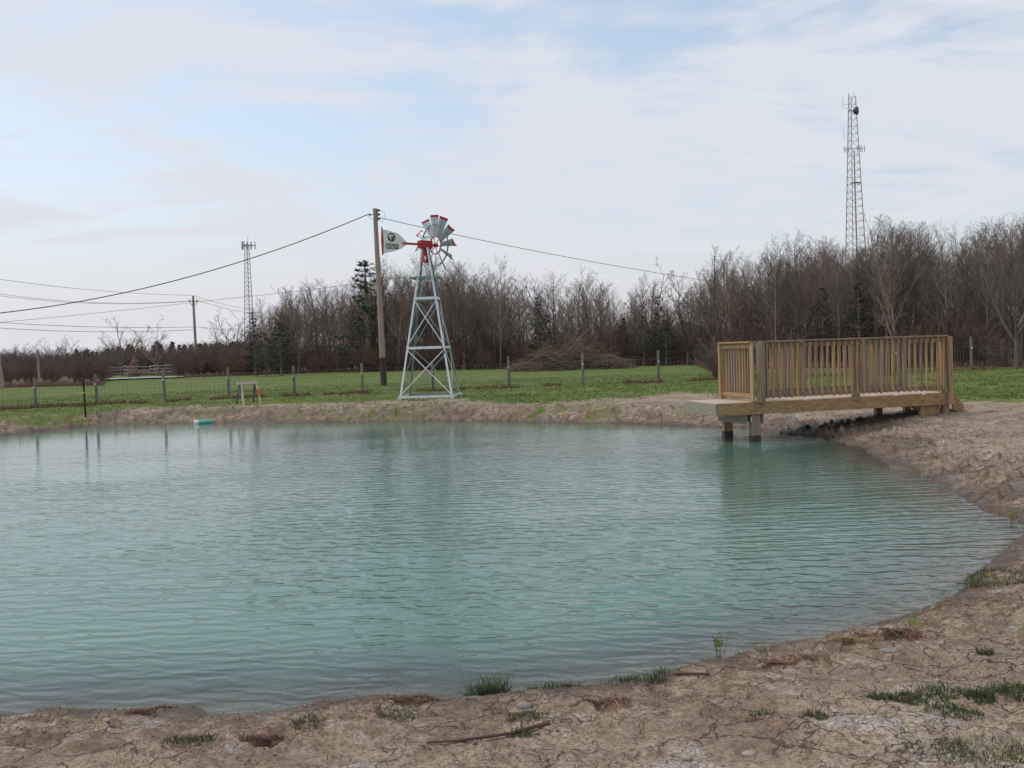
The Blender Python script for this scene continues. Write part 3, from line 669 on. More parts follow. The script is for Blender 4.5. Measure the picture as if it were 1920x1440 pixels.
# ---------------------------------------------------------------- poles and lines
def wire(name, label, pts, Y0, Y1, r, grp=None, cat='power line'):
    """a sagging line through three image directions, between depths Y0 and Y1"""
    (x0, y0), (x1, y1), (x2, y2) = pts
    out = []
    for i in range(41):
        x = x0 + (x2 - x0) * i / 40
        y = y0 * (x - x1) * (x - x2) / ((x0 - x1) * (x0 - x2)) + y1 * (x - x0) * (x - x2) / ((x1 - x0) * (x1 - x2)) + y2 * (x - x0) * (x - x1) / ((x2 - x0) * (x2 - x1))
        out.append(PD(x, y, Y0 + (Y1 - Y0) * i / 40))
    mb = MB(); mb.tube(out, r, 5)
    return tag(mb.build(name, M_WIRE, None, org=out[0]), label, cat, grp)
def pole_main():
    b = G(720, 723, .5); b.z = gz(b.x, b.y); t = PD(703, 391, b.y - .1)
    root = thing('utility_pole', b, 'tall brown wooden utility pole standing behind the windmill with a dark stained foot', 'utility pole')
    mb = MB(); m1 = b.lerp(t, .16)
    mb.tube([b - Vector((0, 0, .4)), b, m1], [.155, .150, .145], 12); mb.build('stained_foot', M_POLED, root, smooth=False)
    mb = MB(); mb.tube([m1, b.lerp(t, .5), t], [.146, .125, .10], 12); mb.build('pole', M_POLE, root, smooth=False)
    mb = MB(); d = Vector((.13, -.05, 0))
    mb.bar(t + d + Vector((0, 0, -.02)), t + d + Vector((0, 0, -.60)), .03, .05)
    br = mb.build('bracket', M_GALVD, root)
    for z in (-.10, -.30, -.50):
        mb = MB(); q = t + d + Vector((.07, -.03, z)); mb.tube([q + Vector((0, 0, -.05)), q + Vector((0, 0, -.02)), q, q + Vector((0, 0, .02)), q + Vector((0, 0, .05))], [.03, .06, .04, .06, .03], 10)
        mb.build('insulator', M_CERAM, br)
    mb = MB(); q = t + Vector((-.1, 0, -.30)); e = PD(690, 402, b.y)
    mb.tube([q, e], .018, 6); mb.ball(q.lerp(e, .6), .055, 8); mb.build('line_anchor', M_CERAM, root)
    mb = MB(); c = []
    s = t + Vector((.2, -.05, -.1))
    for i in range(9):
        a = math.pi * i / 8; c.append(s + Vector((.28 * math.sin(a), 0, -.28 + .28 * math.cos(a))))
    mb.tube(c, .008, 5)
    c = [e, e + Vector((.05, 0, -.12)), t + Vector((-.25, 0, -.45)), t + Vector((-.1, 0, -.52))]; mb.tube(c, .008, 5)
    mb.build('jumper_wire', M_WIRE, root)
    wire('power_line', 'thick dark cable sagging from the tall pole to the left edge of the view', [(690, 402), (340, 523), (-260, 600)], b.y, b.y - 8, .022)
    wire('power_line', 'thin cable running from the tall pole down to the right behind the windmill wheel', [(712, 408), (960, 462), (1420, 540)], b.y, 78, .016)
pole_main()
def pole_left():
    Y = 112; t = PD(362, 555, Y); b = PD(370, 712, Y); b.z = gz(b.x, b.y)
    root = thing('utility_pole', b, 'pale distant utility pole with a short crossarm rising from the brush on the left', 'utility pole')
    mb = MB(); mb.tube([b, t], [.17, .12], 10); mb.build('pole', M_POLE, root)
    c = PD(364, 566, Y); mb = MB(); mb.bar(c + Vector((-.5, -.2, .1)), c + Vector((.45, -.2, -.02)), .09, .09); mb.tube([c + Vector((-.2, 0, -.4)), c + Vector((-.45, -.2, .05))], .035, 5); mb.tube([c + Vector((.2, 0, -.4)), c + Vector((.42, -.2, .05))], .035, 5)
    ar = mb.build('crossarm', M_POSTW, root)
    for k in (-.45, .4):
        mb = MB(); mb.tube([c + Vector((k, -.2, .05)), c + Vector((k, -.2, .28))], [.07, .04], 6); mb.build('insulator', M_CERAM, ar)
    for nm, pts, lb, r, y1 in (
        ('a', [(362, 554), (200, 546), (-160, 496)], 'topmost thin line reaching the distant pole from the left edge', .017, 80),
        ('b', [(357, 564), (200, 568), (-160, 519)], 'upper line of the close pair sagging to the distant pole crossarm', .017, 80),
        ('c', [(357, 565), (180, 569), (-160, 526)], 'lower line of the close pair sagging to the distant pole crossarm', .017, 80),
        ('d', [(357, 568), (180, 587), (-160, 618)], 'nearly straight line climbing from the left edge to the distant pole', .017, 80),
        ('e', [(366, 613), (180, 613), (-160, 590)], 'upper of the two lines attached halfway up the distant pole', .022, 80),
        ('f', [(366, 618), (180, 622), (-160, 600)], 'lower of the two lines attached halfway up the distant pole', .022, 80)):
        wire('power_line', lb, pts, Y, y1, r, 'lines strung to the distant pole')
    for pts, lb, r, y1 in (
        ([(363, 554), (410, 568), (470, 580)], 'faint top line dropping to the right of the distant pole', .02, 140),
        ([(368, 563), (420, 577), (480, 590)], 'faint lower line dropping to the right of the distant pole', .02, 140),
        ([(368, 566), (520, 550), (760, 520)], 'faint line rising to the right past the lattice tower toward the tall pole', .02, 120),
        ([(367, 613), (420, 618), (500, 626)], 'low line running right from halfway up the distant pole', .02, 140)):
        wire('power_line', lb, pts, Y, y1, r, 'lines strung to the distant pole')
    b2 = G(5, 729, .5); b2.z = gz(b2.x, b2.y); t2 = PD(-4, 655, b2.y)
    mb = MB(); mb.tube([b2 - Vector((0, 0, .3)), b2, t2], [.15, .15, .11], 10); tag(mb.build('wooden_pole', M_POLE, None, org=b2), 'short leaning pole cut by the left edge beside the reddish brush', 'pole')
    mb = MB(); b3 = PD(74, 715, 75); b3.z = .5; t3 = PD(70, 656, 75); mb.tube([b3, t3], [.10, .08], 8); mb.tube([t3, t3 + Vector((0, 0, .06))], [.10, .04], 8); tag(mb.build('wooden_pole', M_PALE, None, org=b3), 'thin pale pole standing up out of the low brush near the left edge', 'pole')
pole_left()

# ---------------------------------------------------------------- lattice towers
def lattice(root, b, t, wb, wt, nsec, rl, rb, mats, rot=0.0, ang_mat=None, sides=3):
    def cor(z, k):
        f = z; wdt = wb + (wt - wb) * f; a = rot + 2 * math.pi * k / sides
        return b.lerp(t, f) + Vector((math.cos(a), math.sin(a), 0)) * wdt / math.sqrt(3)
    for k in range(sides):
        mb = MB(); mb.tube([cor(0, k), cor(1, k)], [rl, rl * .7], 6); mb.build('tower_leg', mats[k % len(mats)], root)
    mb = MB(); zs = [i / nsec for i in range(nsec + 1)]
    for i in range(nsec + 1):
        for k in range(sides):
            mb.tube([cor(zs[i], k), cor(zs[i], (k + 1) % sides)], rb, 4)
            if i < nsec: mb.tube([cor(zs[i], k), cor(zs[i + 1], (k + 1) % sides)], rb, 4)
    mb.build('lattice_bracing', mats[-1], root)
    return cor
def tower_right():
    Y = 230; t = PD(1597, 182, Y); b = Vector((PD(1606, 640, Y).x, Y, .5))
    m_a = mat('tower_red', (.50, .30, .28), (.38, .22, .21), 3, .6); m_b = mat('tower_grey', (.58, .58, .60), (.45, .46, .48), 3, .6)
    root = thing('lattice_tower', b, 'tall red and grey lattice radio tower with a round dish rising behind the woods', 'radio tower')
    cor = lattice(root, b, t, 6.0, 1.5, 34, .12, .045, [m_a, m_a, m_b], R(200))
    H = t.z - b.z
    at = lambda py: b.lerp(t, (PD(1600, py, Y).z - b.z) / H)
    q = at(210) + Vector((.55, -1.2, 0)); mb = MB()
    ax = Vector((.75, -.55, -.05)).normalized()
    mb.tube([q - ax * .7, q - ax * .25, q + ax * .3, q + ax * .45], [.35, .85, .95, .5], 16); mb.tube([q - ax * .7 + Vector((-.9, .3, .3)), q - ax * .5], .08, 6)
    mb.build('dish_antenna', mat('dish_grey', (.07, .09, .09), (.05, .06, .06), 3, .5), root)
    q = at(281); mb = MB(); mb.tube([q + Vector((-2.4, -1, 0)), q + Vector((2.4, -1, .1))], .08, 5)
    mb.build('antenna_boom', m_b, root)
    for dx in (-2.35, -1.9, -1.4, .7, 1.3, 1.7, 2.3):
        mb = MB(); mb.bar(q + Vector((dx, -1.1, -.75)), q + Vector((dx, -1.1, .75)), .16, .12); mb.build('panel_antenna', m_b, root)
    for py in (202, 258):
        q = at(py); mb = MB(); mb.tube([q + Vector((-.8, 0, 0)), q + Vector((-2.1, 0, 0)), q + Vector((-2.1, 0, 2.3))], .045, 4); mb.tube([q + Vector((-.8, 0, .8)), q + Vector((-2.1, 0, .8))], .035, 4); mb.build('whip_antenna', m_b, root)
    q = t; mb = MB(); mb.tube([q + Vector((-.7, 0, 0)), q + Vector((-.7, 0, .9))], .09, 5); mb.tube([q + Vector((.5, 0, 0)), q + Vector((.5, 0, 1.2))], .05, 4); mb.build('top_rod', m_b, root)
    q = at(344); mb = MB(); mb.box(q + Vector((.2, -1.0, 0)), (2.1, 1.2, .16)); mb.build('ledge', m_a, root)
    mb = MB(); mb.tube([b + Vector((.45, -.6, 0)), at(284) + Vector((.1, -.5, 0))], [.2, .14], 5); mb.build('cable_run', m_a, root)
def tower_left():
    Y = 260; t = PD(463, 460, Y); b = Vector((PD(470, 690, Y).x, Y, .5))
    m_b = mat('mast_grey', (.44, .47, .49), (.34, .37, .39), 3, .6)
    root = thing('lattice_tower', b, 'slim grey lattice mast topped by a ring of panel antennas on the left', 'cell tower')
    lattice(root, b, t, 2.9, 1.05, 26, .13, .04, [m_b, m_b, m_b], R(100))
    mb = MB()
    for k in range(3):
        a0, a1 = R(120 * k + 20), R(120 * k + 140); p0 = t + Vector((math.cos(a0), math.sin(a0), 0)) * 2.3; p1 = t + Vector((math.cos(a1), math.sin(a1), 0)) * 2.3
        mb.tube([p0, p1], .09, 5); mb.tube([t, (p0 + p1) / 2], .09, 5)
    mb.build('antenna_frame', m_b, root)
    for k in range(3):
        a0, a1 = R(120 * k + 20), R(120 * k + 140); p0 = t + Vector((math.cos(a0), math.sin(a0), 0)) * 2.3; p1 = t + Vector((math.cos(a1), math.sin(a1), 0)) * 2.3
        for f_ in (.08, .36, .64, .92):
            q = p0.lerp(p1, f_); mb = MB(); mb.bar(q + Vector((0, 0, -1.0)), q + Vector((0, 0, .9)), .24, .15); mb.build('panel_antenna', m_b, root)
    mb = MB(); mb.tube([t, t + Vector((.4, 0, 2.6))], .05, 4); mb.build('lightning_rod', m_b, root)
tower_right(); tower_left()

# ---------------------------------------------------------------- wire fence with posts, steel post, sawhorse, float
def fence():
    px = [(-60, 772, 60), (67, 763, 55), (182, 757, 56), (309, 752, 60), (429, 747, 58), (552, 742, 56), (680, 737, 56), (812, 733, 55), (955, 728, 60), (1093, 722, 60), (1235, 717, 60), (1385, 711, 58), (1530, 706, 58), (1680, 700, 58), (1822, 693, 62), (1975, 688, 62)]
    base = []
    for x, y, h in px:
        p = G(x, y, .48); base.append((Vector((p.x, p.y, gz(p.x, p.y))), h))
    root = thing('wire_fence', base[7][0], 'farm fence of woven wire on grey wooden posts crossing the far grass', 'fence')
    for b, h in base:
        mb = MB(); k = rnd.uniform(-.02, .02); hh = h / F_PX * b.y
        mb.tube([b - Vector((0, 0, .3)), b, b + Vector((k, 0, hh))], [.062, .062, .050], 8); p = mb.build('fence_post', M_POSTW, root)
        mb = MB(); q = b + Vector((k * .7, -.065, hh * .66)); mb.tube([q, q + Vector((0, -.05, 0))], .028, 6); mb.build('insulator', M_INSW, p)
    mb = MB()
    for i in range(len(base) - 1):
        a, c = base[i][0], base[i + 1][0]; L_ = (c - a).length; n = int(L_ / .16)
        g = lambda f_, z: a.lerp(c, f_) + Vector((0, -.07, z - .025 * math.sin(math.pi * f_)))
        for z in (.05, .16, .27, .39, .52, .66, .82, .98): mb.tube([g(0, z), g(.5, z), g(1, z)], 0.0046, 3, cap=False)
        for j in range(1, n): mb.tube([g(j / n, .05), g(j / n, .98)], .0042, 3, cap=False)
    mb.build('woven_wire', M_FWIRE, root)
    b = G(161, 783, .42); t = PD(156, 711, b.y); root = thing('steel_post', b, 'dark red steel post with a yellow clip at the far edge of the pond', 'post')
    mb = MB(); mb.bar(b - Vector((0, 0, .3)), b.lerp(t, 1), .012, .06); mb.bar(b - Vector((0, .02, .3)), b.lerp(t, 1) - Vector((0, .02, 0)), .04, .012); mb.build('shaft', mat('rusty_red_paint', (.10, .03, .025), (.05, .02, .018), 6, .7), root)
    q = b.lerp(t, .65); mb = MB(); mb.box(q + Vector((-.03, -.04, 0)), (.10, .05, .05)); mb.build('clip', mat('yellow_plastic', (.65, .55, .06), (.5, .42, .05), 3, .5), root)
def sawhorse():
    c = G(466, 757, .45); c.z = gz(c.x, c.y); rz = R(38); w = lambda x, y, z: Vector((c.x + x * math.cos(rz) - y * math.sin(rz), c.y + x * math.sin(rz) + y * math.cos(rz), c.z + z))
    m_l = mat('pale_raw_wood', (.66, .57, .47), (.50, .42, .34), 4, .85, stretch=(4, 4, .6)); m_d = mat('grey_ply', (.13, .12, .11), (.09, .085, .08), 4, .9)
    m_o = mat('orange_paint', (.75, .13, .05), (.6, .1, .04), 4, .6)
    root = thing('sawhorse', c, 'small wooden sawhorse with an orange stripe standing at the far pond edge', 'sawhorse')
    mb = MB(); mb.bar(w(-.36, 0, .72), w(.36, 0, .72), .09, .09); mb.build('crossbar', m_l, root)
    for sx in (-1, 1):
        for sy in (-1, 1):
            mb = MB(); a = w(sx * .27, sy * .04, .72); b = w(sx * .31, sy * .34, -.04); mb.bar(a, b, .07, .035, up=tuple(w(1, 0, 0) - w(0, 0, 0))); lg = mb.build('leg', m_l if sy < 0 else m_d, root)
            if sy < 0 and sx > 0:
                mb = MB(); mb.bar(a.lerp(b, .32) , a.lerp(b, .60), .074, .039, up=tuple(w(1, 0, 0) - w(0, 0, 0))); mb.build('orange_stripe', m_o, lg)
        mb = MB(); mb.add([w(sx * .29 - .01, -.08, .66), w(sx * .29 - .01, .08, .66), w(sx * .3 - .01, .19, .36), w(sx * .3 - .01, -.19, .36), w(sx * .29 + .01, -.08, .66), w(sx * .29 + .01, .08, .66), w(sx * .3 + .01, .19, .36), w(sx * .3 + .01, -.19, .36)],
                          [(0, 1, 2, 3), (7, 6, 5, 4), (0, 4, 5, 1), (1, 5, 6, 2), (2, 6, 7, 3), (3, 7, 4, 0)]); mb.build('gusset', m_d, root)
def pond_float():
    a = P(364, 792, .05); b = P(399, 790, .05); m_t = mat('teal_foam', (.13, .45, .40), (.10, .36, .32), 4, .5)
    a.y -= .0; root = thing('pond_float', a.lerp(b, .5), 'teal tube float with a white end lying on the water by the far bank', 'float')
    a.z = b.z = .045; mb = MB(); mb.tube([a.lerp(b, .24), b.lerp(a, .02), b], [.075, .075, .06], 12); mb.build('teal_tube', m_t, root)
    mb = MB(); mb.tube([a, a.lerp(b, .03), a.lerp(b, .15), a.lerp(b, .24)], [.05, .085, .085, .06], 12); mb.build('white_end', M_INSW, root)
fence(); sawhorse(); pond_float()

# ---------------------------------------------------------------- plants
def grow(mb, p, d, L_, r, lv, prm, rg):
    ns = prm['seg'][lv]; pts = [p]; rs = [r]; dd = d.copy()
    for i in range(ns):
        dd = (dd + Vector((rg.uniform(-1, 1), rg.uniform(-1, 1), rg.uniform(-1, 1))) * prm['wob'][lv] + Vector((0, 0, prm['up'][lv]))).normalized()
        pts.append(pts[-1] + dd * (L_ / ns)); rs.append(max(r * (1 - (i + 1) / ns * prm['tap'][lv]), prm['rmin']))
    mb[min(lv, 1)].tube(pts, rs, 6 if lv == 0 else (4 if r > .03 else 3), cap=False)
    if lv + 1 >= len(prm['seg']): return
    n = prm['n'][lv]
    for k in range(n):
        f = prm['from'][lv] + (1 - prm['from'][lv]) * ((k + rg.random()) / n); f = min(f, .97)
        x = f * ns; i = min(int(x), ns - 1); q = pts[i].lerp(pts[i + 1], x - i); ax = (pts[i + 1] - pts[i]).normalized()
        o = ax.orthogonal().normalized(); o.rotate(Matrix.Rotation(rg.uniform(0, 2 * math.pi), 3, ax))
        an = R(rg.uniform(*prm['ang'][lv])); nd = (ax * math.cos(an) + o * math.sin(an)).normalized()
        ll = L_ * prm['len'][lv] * (1 - prm['top'][lv] * (f - prm['from'][lv]) / max(1e-3, 1 - prm['from'][lv])) * rg.uniform(.65, 1.25)
        rr = max(min(rs[i] * .6, r * prm['rr'][lv]), prm['rmin'])
        grow(mb, q, nd, ll, rr, lv + 1, prm, rg)
SAP = dict(seg=[8, 4, 2, 1], wob=[.03, .06, .09, .1], up=[.02, .09, .06, .03], tap=[.85, .8, .7, .5], n=[30, 8, 3], ang=[(24, 52), (22, 45), (20, 45)], len=[.36, .42, .55], top=[.66, .5, .3], rr=[.30, .55, .6], rmin=.0042)
SAP['from'] = [.26, .2, .2]
SPR = dict(seg=[3, 6, 4, 3, 2], wob=[.05, .09, .11, .13, .14], up=[.0, .07, .05, .03, .02], tap=[.35, .8, .8, .75, .5], n=[6, 7, 5, 4], ang=[(22, 52), (28, 52), (28, 50), (20, 50)], len=[2.0, .42, .42, .42], top=[-.3, .4, .4, .3], rr=[.66, .55, .5, .6], rmin=.013)
SPR['from'] = [.55, .22, .25, .2]
SHR = dict(seg=[1, 5, 3, 2], wob=[.02, .13, .16, .15], up=[.0, .06, .04, .03], tap=[.2, .75, .7, .5], n=[20, 7, 4], ang=[(5, 58), (22, 48), (22, 48)], len=[7.0, .45, .45], top=[0, .4, .3], rr=[.8, .6, .6], rmin=.007)
SHR['from'] = [.1, .15, .15]
def bare(kind, seed, Hh, m1, m2, name):
    rg = random.Random(seed); a, b = MB(), MB(); prm = {'s': SAP, 'p': SPR, 'h': SHR}[kind]
    L0 = {'s': Hh, 'p': Hh * .36, 'h': Hh * .15}[kind]; r0 = {'s': .075, 'p': .26, 'h': .05}[kind]
    grow((a, b), Vector((0, 0, -.1)), Vector((rg.uniform(-.04, .04), rg.uniform(-.04, .04), 1)).normalized(), L0, r0, 0, prm, rg)
    zt = max(max(v[2] for v in a.v), max(v[2] for v in b.v))
    if kind != 's':
        k = Hh / zt; a.v = [(v[0] * k, v[1] * k, v[2] * k) for v in a.v]; b.v = [(v[0] * k, v[1] * k, v[2] * k) for v in b.v]
    return a.mesh('trunk', (0, 0, 0), m1), b.mesh('crown', (0, 0, 0), m2), a, b
def pine(seed, Hh, wide=.30, sparse=.85, base=.12):
    rg = random.Random(seed); a, b = MB(), MB()
    a.tube([(0, 0, -.1), (0, 0, Hh * .5), (rg.uniform(-.1, .1), 0, Hh)], [.14, .09, .02], 7)
    nl = int(Hh * 3.2)
    for i in range(nl):
        f = base + (1 - base) * (i + rg.random() * .6) / nl; z = Hh * f; Lb = Hh * wide * max(1 - f, .01) ** .75 * rg.uniform(.7, 1.15) + .12
        for k in range(rg.choice((4, 5, 6))):
            if rg.random() > sparse: continue
            az = rg.uniform(0, 2 * math.pi); L1 = Lb * rg.uniform(.6, 1.15); d = Vector((math.cos(az), math.sin(az), rg.uniform(.05, .4)))
            p0 = Vector((0, 0, z)); p1 = p0 + d * L1 * .6; p2 = p0 + d * L1 + Vector((0, 0, .08 * L1))
            a.tube([p0, p1, p2], [.025, .015, .006], 3, cap=False)
            m_ = max(3, int(L1 * 4.5))
            for j in range(m_):
                q = p0.lerp(p2, .3 + .7 * (j + rg.random()) / m_) + Vector((rg.uniform(-.16, .16), rg.uniform(-.16, .16), rg.uniform(-.05, .1)))
                for s in range(9):
                    t = Vector((rg.uniform(-1, 1), rg.uniform(-1, 1), rg.uniform(-.35, 1))).normalized(); l_ = rg.uniform(.11, .24); e = t.orthogonal().normalized() * .028
                    b.add([q - e, q + e, q + t * l_], [(0, 1, 2)])
    return a.mesh('trunk', (0, 0, 0), M_TRUNK), b.mesh('crown', (0, 0, 0), M_NEED), a, b

def proto(name, meshes, nm=('trunk', 'crown')):
    o = bpy.data.objects.new(name, None)
    ks = []
    for me, n_ in zip(meshes, nm): c = bpy.data.objects.new(n_, me); ks.append(c)
    return (o, ks)
def put(pr, loc, rz, sc, label, cat, group=None):
    o, ks = pr
    r = o.copy(); COL.objects.link(r); r.location = loc; r.rotation_euler = (0, 0, rz); r.scale = sc if hasattr(sc, '__len__') else (sc,) * 3
    tag(r, label, cat, group)
    for k in ks: c = k.copy(); COL.objects.link(c); c.parent = r
    return r
saps, sap_mb = [], []
for i in range(9):
    t_, c_, a, b = bare('s', 100 + i, 8.0, M_PALE if i in (3, 7) else M_TRUNK, M_TWIG, 'sap'); saps.append(proto('bare_sapling', (t_, c_))); sap_mb.append((a, b))
sprs = []
for i in range(5):
    t_, c_, a, b = bare('p', 200 + i, 8.0, M_TRUNK, M_TWIG, 'spr'); sprs.append(proto('bare_tree', (t_, c_)))
shrs, shr_mb = [], []
for i in range(5):
    t_, c_, a, b = bare('h', 300 + i, 2.6, M_REDT, M_REDT, 'shr'); shrs.append(proto('bare_shrub', (t_, c_), ('stems', 'twigs'))); shr_mb.append((a, b))
pines = [proto('pine_tree', pine(400 + i, 7.0, w_, s_)[:2]) for i, (w_, s_) in enumerate(((.22, .8), (.34, .8), (.28, .6), (.42, .9)))]

SKY_T = [(0, 668), (330, 668), (470, 600), (505, 566), (560, 535), (640, 530), (700, 520), (760, 515), (860, 500), (905, 515), (960, 522), (1040, 535), (1110, 520), (1160, 555), (1225, 520), (1270, 560), (1320, 500), (1400, 492), (1480, 478), (1560, 455), (1620, 470), (1680, 425), (1740, 455), (1800, 448), (1860, 435), (1960, 415)]
BASE_T = [(330, 708), (600, 699), (900, 693), (1160, 687), (1300, 683), (1340, 686), (1500, 688), (1960, 688)]
sx_, sy_ = zip(*SKY_T); bx_, by_ = zip(*BASE_T)
def top_px(x): return float(np.interp(x, sx_, sy_))
def base_px(x): return float(np.interp(x, bx_, by_))
def forest_spot(x, back):
    p = P(x, base_px(x), .5); k = (p.y + back) / p.y; return Vector((p.x * k, p.y + back, .5))
def region(x):
    if x < 640: return 'thin bare tree in the left end of the woods, left of the tall pole', 'bare trees left of the tall pole'
    if x < 980: return 'thin bare tree in the dense row behind the windmill', 'bare trees behind the windmill'
    if x < 1340: return 'bare tree in the open middle woods behind the brush pile', 'bare trees behind the brush pile'
    if x < 1640: return 'thin bare tree in the tall woods behind the left half of the deck', 'bare trees behind the left of the deck'
    return 'thin bare tree in the tall woods at the right, beyond the deck steps', 'bare trees at the right edge'
rg = random.Random(11)
n_t = 262
for i in range(n_t):
    # more trees to the right, where the photo's wood is densest and nearest
    x = 470 + (1990 - 470) * max((i + rg.uniform(-.4, .4)) / n_t, 0) ** .97
    back = rg.uniform(.3, 15) if x > 1340 else rg.uniform(.5, 20)
    if 980 < x < 1330 and rg.random() < .38: continue
    p = forest_spot(x, back)
    ztop = PD(x, top_px(x) + rg.gauss(12, 16) + (22 if rg.random() < .45 else 0) - (16 if rg.random() < .08 else 0), p.y).z
    s = max(ztop - .5, 2.5) / 8.0
    lb, gp = region(x)
    put(saps[rg.randrange(9)], p, rg.uniform(0, 6.28), (s * rg.uniform(.85, 1.3), s * rg.uniform(.85, 1.3), s), lb, 'tree', gp)
# the wood's unreadable depth behind the front rows: one mass
def mass(name, items, mats):
    V_, F3, F4, M3, M4 = [], [], [], [], []; nv = 0; FF = []; MM = []
    for mbs, loc, rz, sc in items:
        c, s = math.cos(rz), math.sin(rz)
        for mi, (v, f) in enumerate(mbs):
            q = v * np.array(sc); q = np.stack([q[:, 0] * c - q[:, 1] * s, q[:, 0] * s + q[:, 1] * c, q[:, 2]], 1) + np.array(loc)
            V_.append(q); FF.append(f + nv); MM.append(np.full(len(f), mi)); nv += len(v)
    me = mk_mesh_np(name, np.concatenate(V_), np.concatenate(FF), mats); me.polygons.foreach_set('material_index', np.concatenate(MM).astype(np.int32))
    o = bpy.data.objects.new(name, me); COL.objects.link(o); return o
def arr(mb): return np.array(mb.v), np.array([f for f in mb.f if len(f) == 4])
sap_arr = [(arr(a), arr(b)) for a, b in sap_mb]; shr_arr = [(arr(a), arr(b)) for a, b in shr_mb]
items = []
for i in range(330):
    x = rg.uniform(450, 2050); back = rg.uniform(14, 42)
    if 990 < x < 1330 and rg.random() < .4: continue
    p = forest_spot(x, back); zt = PD(x, top_px(x) + rg.uniform(6, 60), p.y).z; s = max(zt - .5, 2.5) / 8
    items.append((sap_arr[rg.randrange(9)], tuple(p), rg.uniform(0, 6.28), (s, s, s)))
tag(mass('woods', items, [M_TRUNK, M_TWIG]), 'depth of the bare grey brown woods behind the front rows of trees', 'woods', kind='stuff')
items = []
for i in range(430):
    x = rg.uniform(335, 2050); back = rg.uniform(1.0, 22); p = forest_spot(x, back); s = rg.uniform(.75, 1.45) * (p.y / 62) ** .4
    if x < 500: s *= .8
    items.append((shr_arr[rg.randrange(5)], tuple(p), rg.uniform(0, 6.28), (s * 1.2, s * 1.2, s)))
for i in range(90):
    x = rg.uniform(-140, 200); y0 = rg.uniform(715, 721); p = P(x, y0, .5); k = 1 + rg.uniform(0, .35); p = Vector((p.x * k, p.y * k, .5)); s = rg.uniform(.6, .95)
    items.append((shr_arr[rg.randrange(5)], tuple(p), rg.uniform(0, 6.28), (s * 1.2, s * 1.2, s)))
tag(mass('undergrowth', items, [M_REDT, M_REDT]), 'tangled reddish brown undergrowth along the foot of the woods', 'undergrowth', kind='stuff')
# individual shrubs along the front
for i in range(46):
    x = 345 + i * 34 + rg.uniform(-10, 10); p = forest_spot(x, rg.uniform(-.3, 1.2)); s = rg.uniform(.65, 1.05)
    if 960 < x < 1170: continue
    put(shrs[rg.randrange(5)], p, rg.uniform(0, 6.28), (s * 1.25, s * 1.2, s * (p.y / 62) ** .3), 'reddish bare shrub in the front row at the foot of the woods', 'shrub', 'bare shrubs along the edge of the woods')
for x, y, s in ((20, 722, .8), (60, 722, .9), (100, 720, .8), (140, 719, .95), (172, 717, .9), (190, 714, .8), (-20, 724, .9)):
    put(shrs[rg.randrange(5)], Vector((*P(x, y, .5).xy, .5)), rg.uniform(0, 6.28), s * 1.1, 'low reddish shrub in the brush at the left edge of the field', 'shrub', 'low shrubs at the left edge')
for x, y, s, lb in ((1342, 712, .92, 'rounded dark shrub against the left end of the deck railing'), (1362, 706, .9, 'dark shrub hidden partly behind the deck railing corner'), (1388, 702, .85, 'dark shrub seen through the left balusters')):
    p = G(x, y, .5)
    for k in range(1): put(shrs[rg.randrange(5)], p, rg.uniform(0, 6.28), (s, s, s * .85), lb, 'shrub')
def at_tree(pr, x, ybase, ytop, H0, lb, cat='tree', wide=1.0, Y=None, grp=None):
    p = Vector((*P(x, ybase, .5).xy, .5))
    if Y: p = Vector((PD(x, ybase, Y).x, Y, .5))
    s = (PD(x, ytop, p.y).z - .5) / H0
    return put(pr, p, rg.uniform(0, 6.28), (s * wide, s * wide, s), lb, cat, grp)
# single trees one can tell apart
at_tree(sprs[0], 228, 704, 590, 8, 'wide bare tree rising over the rail fence, left of the red stump', Y=118, wide=1.15)
at_tree(sprs[1], 290, 704, 587, 8, 'wide bare tree rising over the rail fence, right of the red stump', Y=118, wide=1.15)
at_tree(sprs[2], 418, 706, 590, 8, 'bare tree between the distant pole and the lattice mast', Y=120)
at_tree(sprs[3], 45, 700, 630, 8, 'small bare tree on the far skyline at the left edge', Y=130)
at_tree(sprs[4], 97, 700, 630, 8, 'small bare tree on the far skyline right of the thin pale pole', Y=140, wide=.8)
at_tree(sprs[2], 130, 700, 626, 8, 'thin tree on the far skyline between the left edge and the rail fence', Y=140, wide=.8)
at_tree(sprs[1], 1225, 684, 484, 8, 'tall forked dark tree standing above the dark pine right of the brush pile', wide=.85)
at_tree(sprs[0], 1345, 684, 463, 8, 'spreading bare tree with a forked crown just left of the deck railing top', wide=1.0)
at_tree(sprs[3], 1290, 684, 520, 8, 'crooked bare tree between the forked tree and the deck', wide=.8)
at_tree(sprs[4], 1040, 688, 512, 8, 'bare tree behind the left part of the brush pile', wide=.8)
at_tree(sprs[2], 1112, 688, 500, 8, 'bare tree with fanned branches above the brush pile', wide=.75)
at_tree(sprs[1], 870, 693, 484, 8, 'bare tree standing highest just right of the windmill wheel', wide=.8)
at_tree(sprs[0], 560, 700, 530, 8, 'broad bare tree at the left shoulder of the woods', wide=.9)
at_tree(sprs[4], 1905, 690, 398, 8, 'pale topped tree at the right edge of the view', wide=.7)
at_tree(sprs[3], 1680, 688, 418, 8, 'highest bare tree of the woods right of the radio tower', wide=.6)
at_tree(sprs[2], 445, 706, 575, 8, 'bare tree leaning out beside the foot of the lattice mast', Y=100)
at_tree(pines[0], 693, 696, 488, 7, 'tall dark pine just left of the tall utility pole', wide=1.5)
at_tree(pines[2], 480, 706, 585, 7, 'ragged pine at the foot of the lattice mast', wide=1.0)
at_tree(pines[3], 528, 704, 606, 7, 'broad dark pine in the brush right of the lattice mast', wide=1.3)
at_tree(pines[1], 500, 706, 625, 7, 'low dark pine between the ragged pine and the broad pine', wide=1.2)
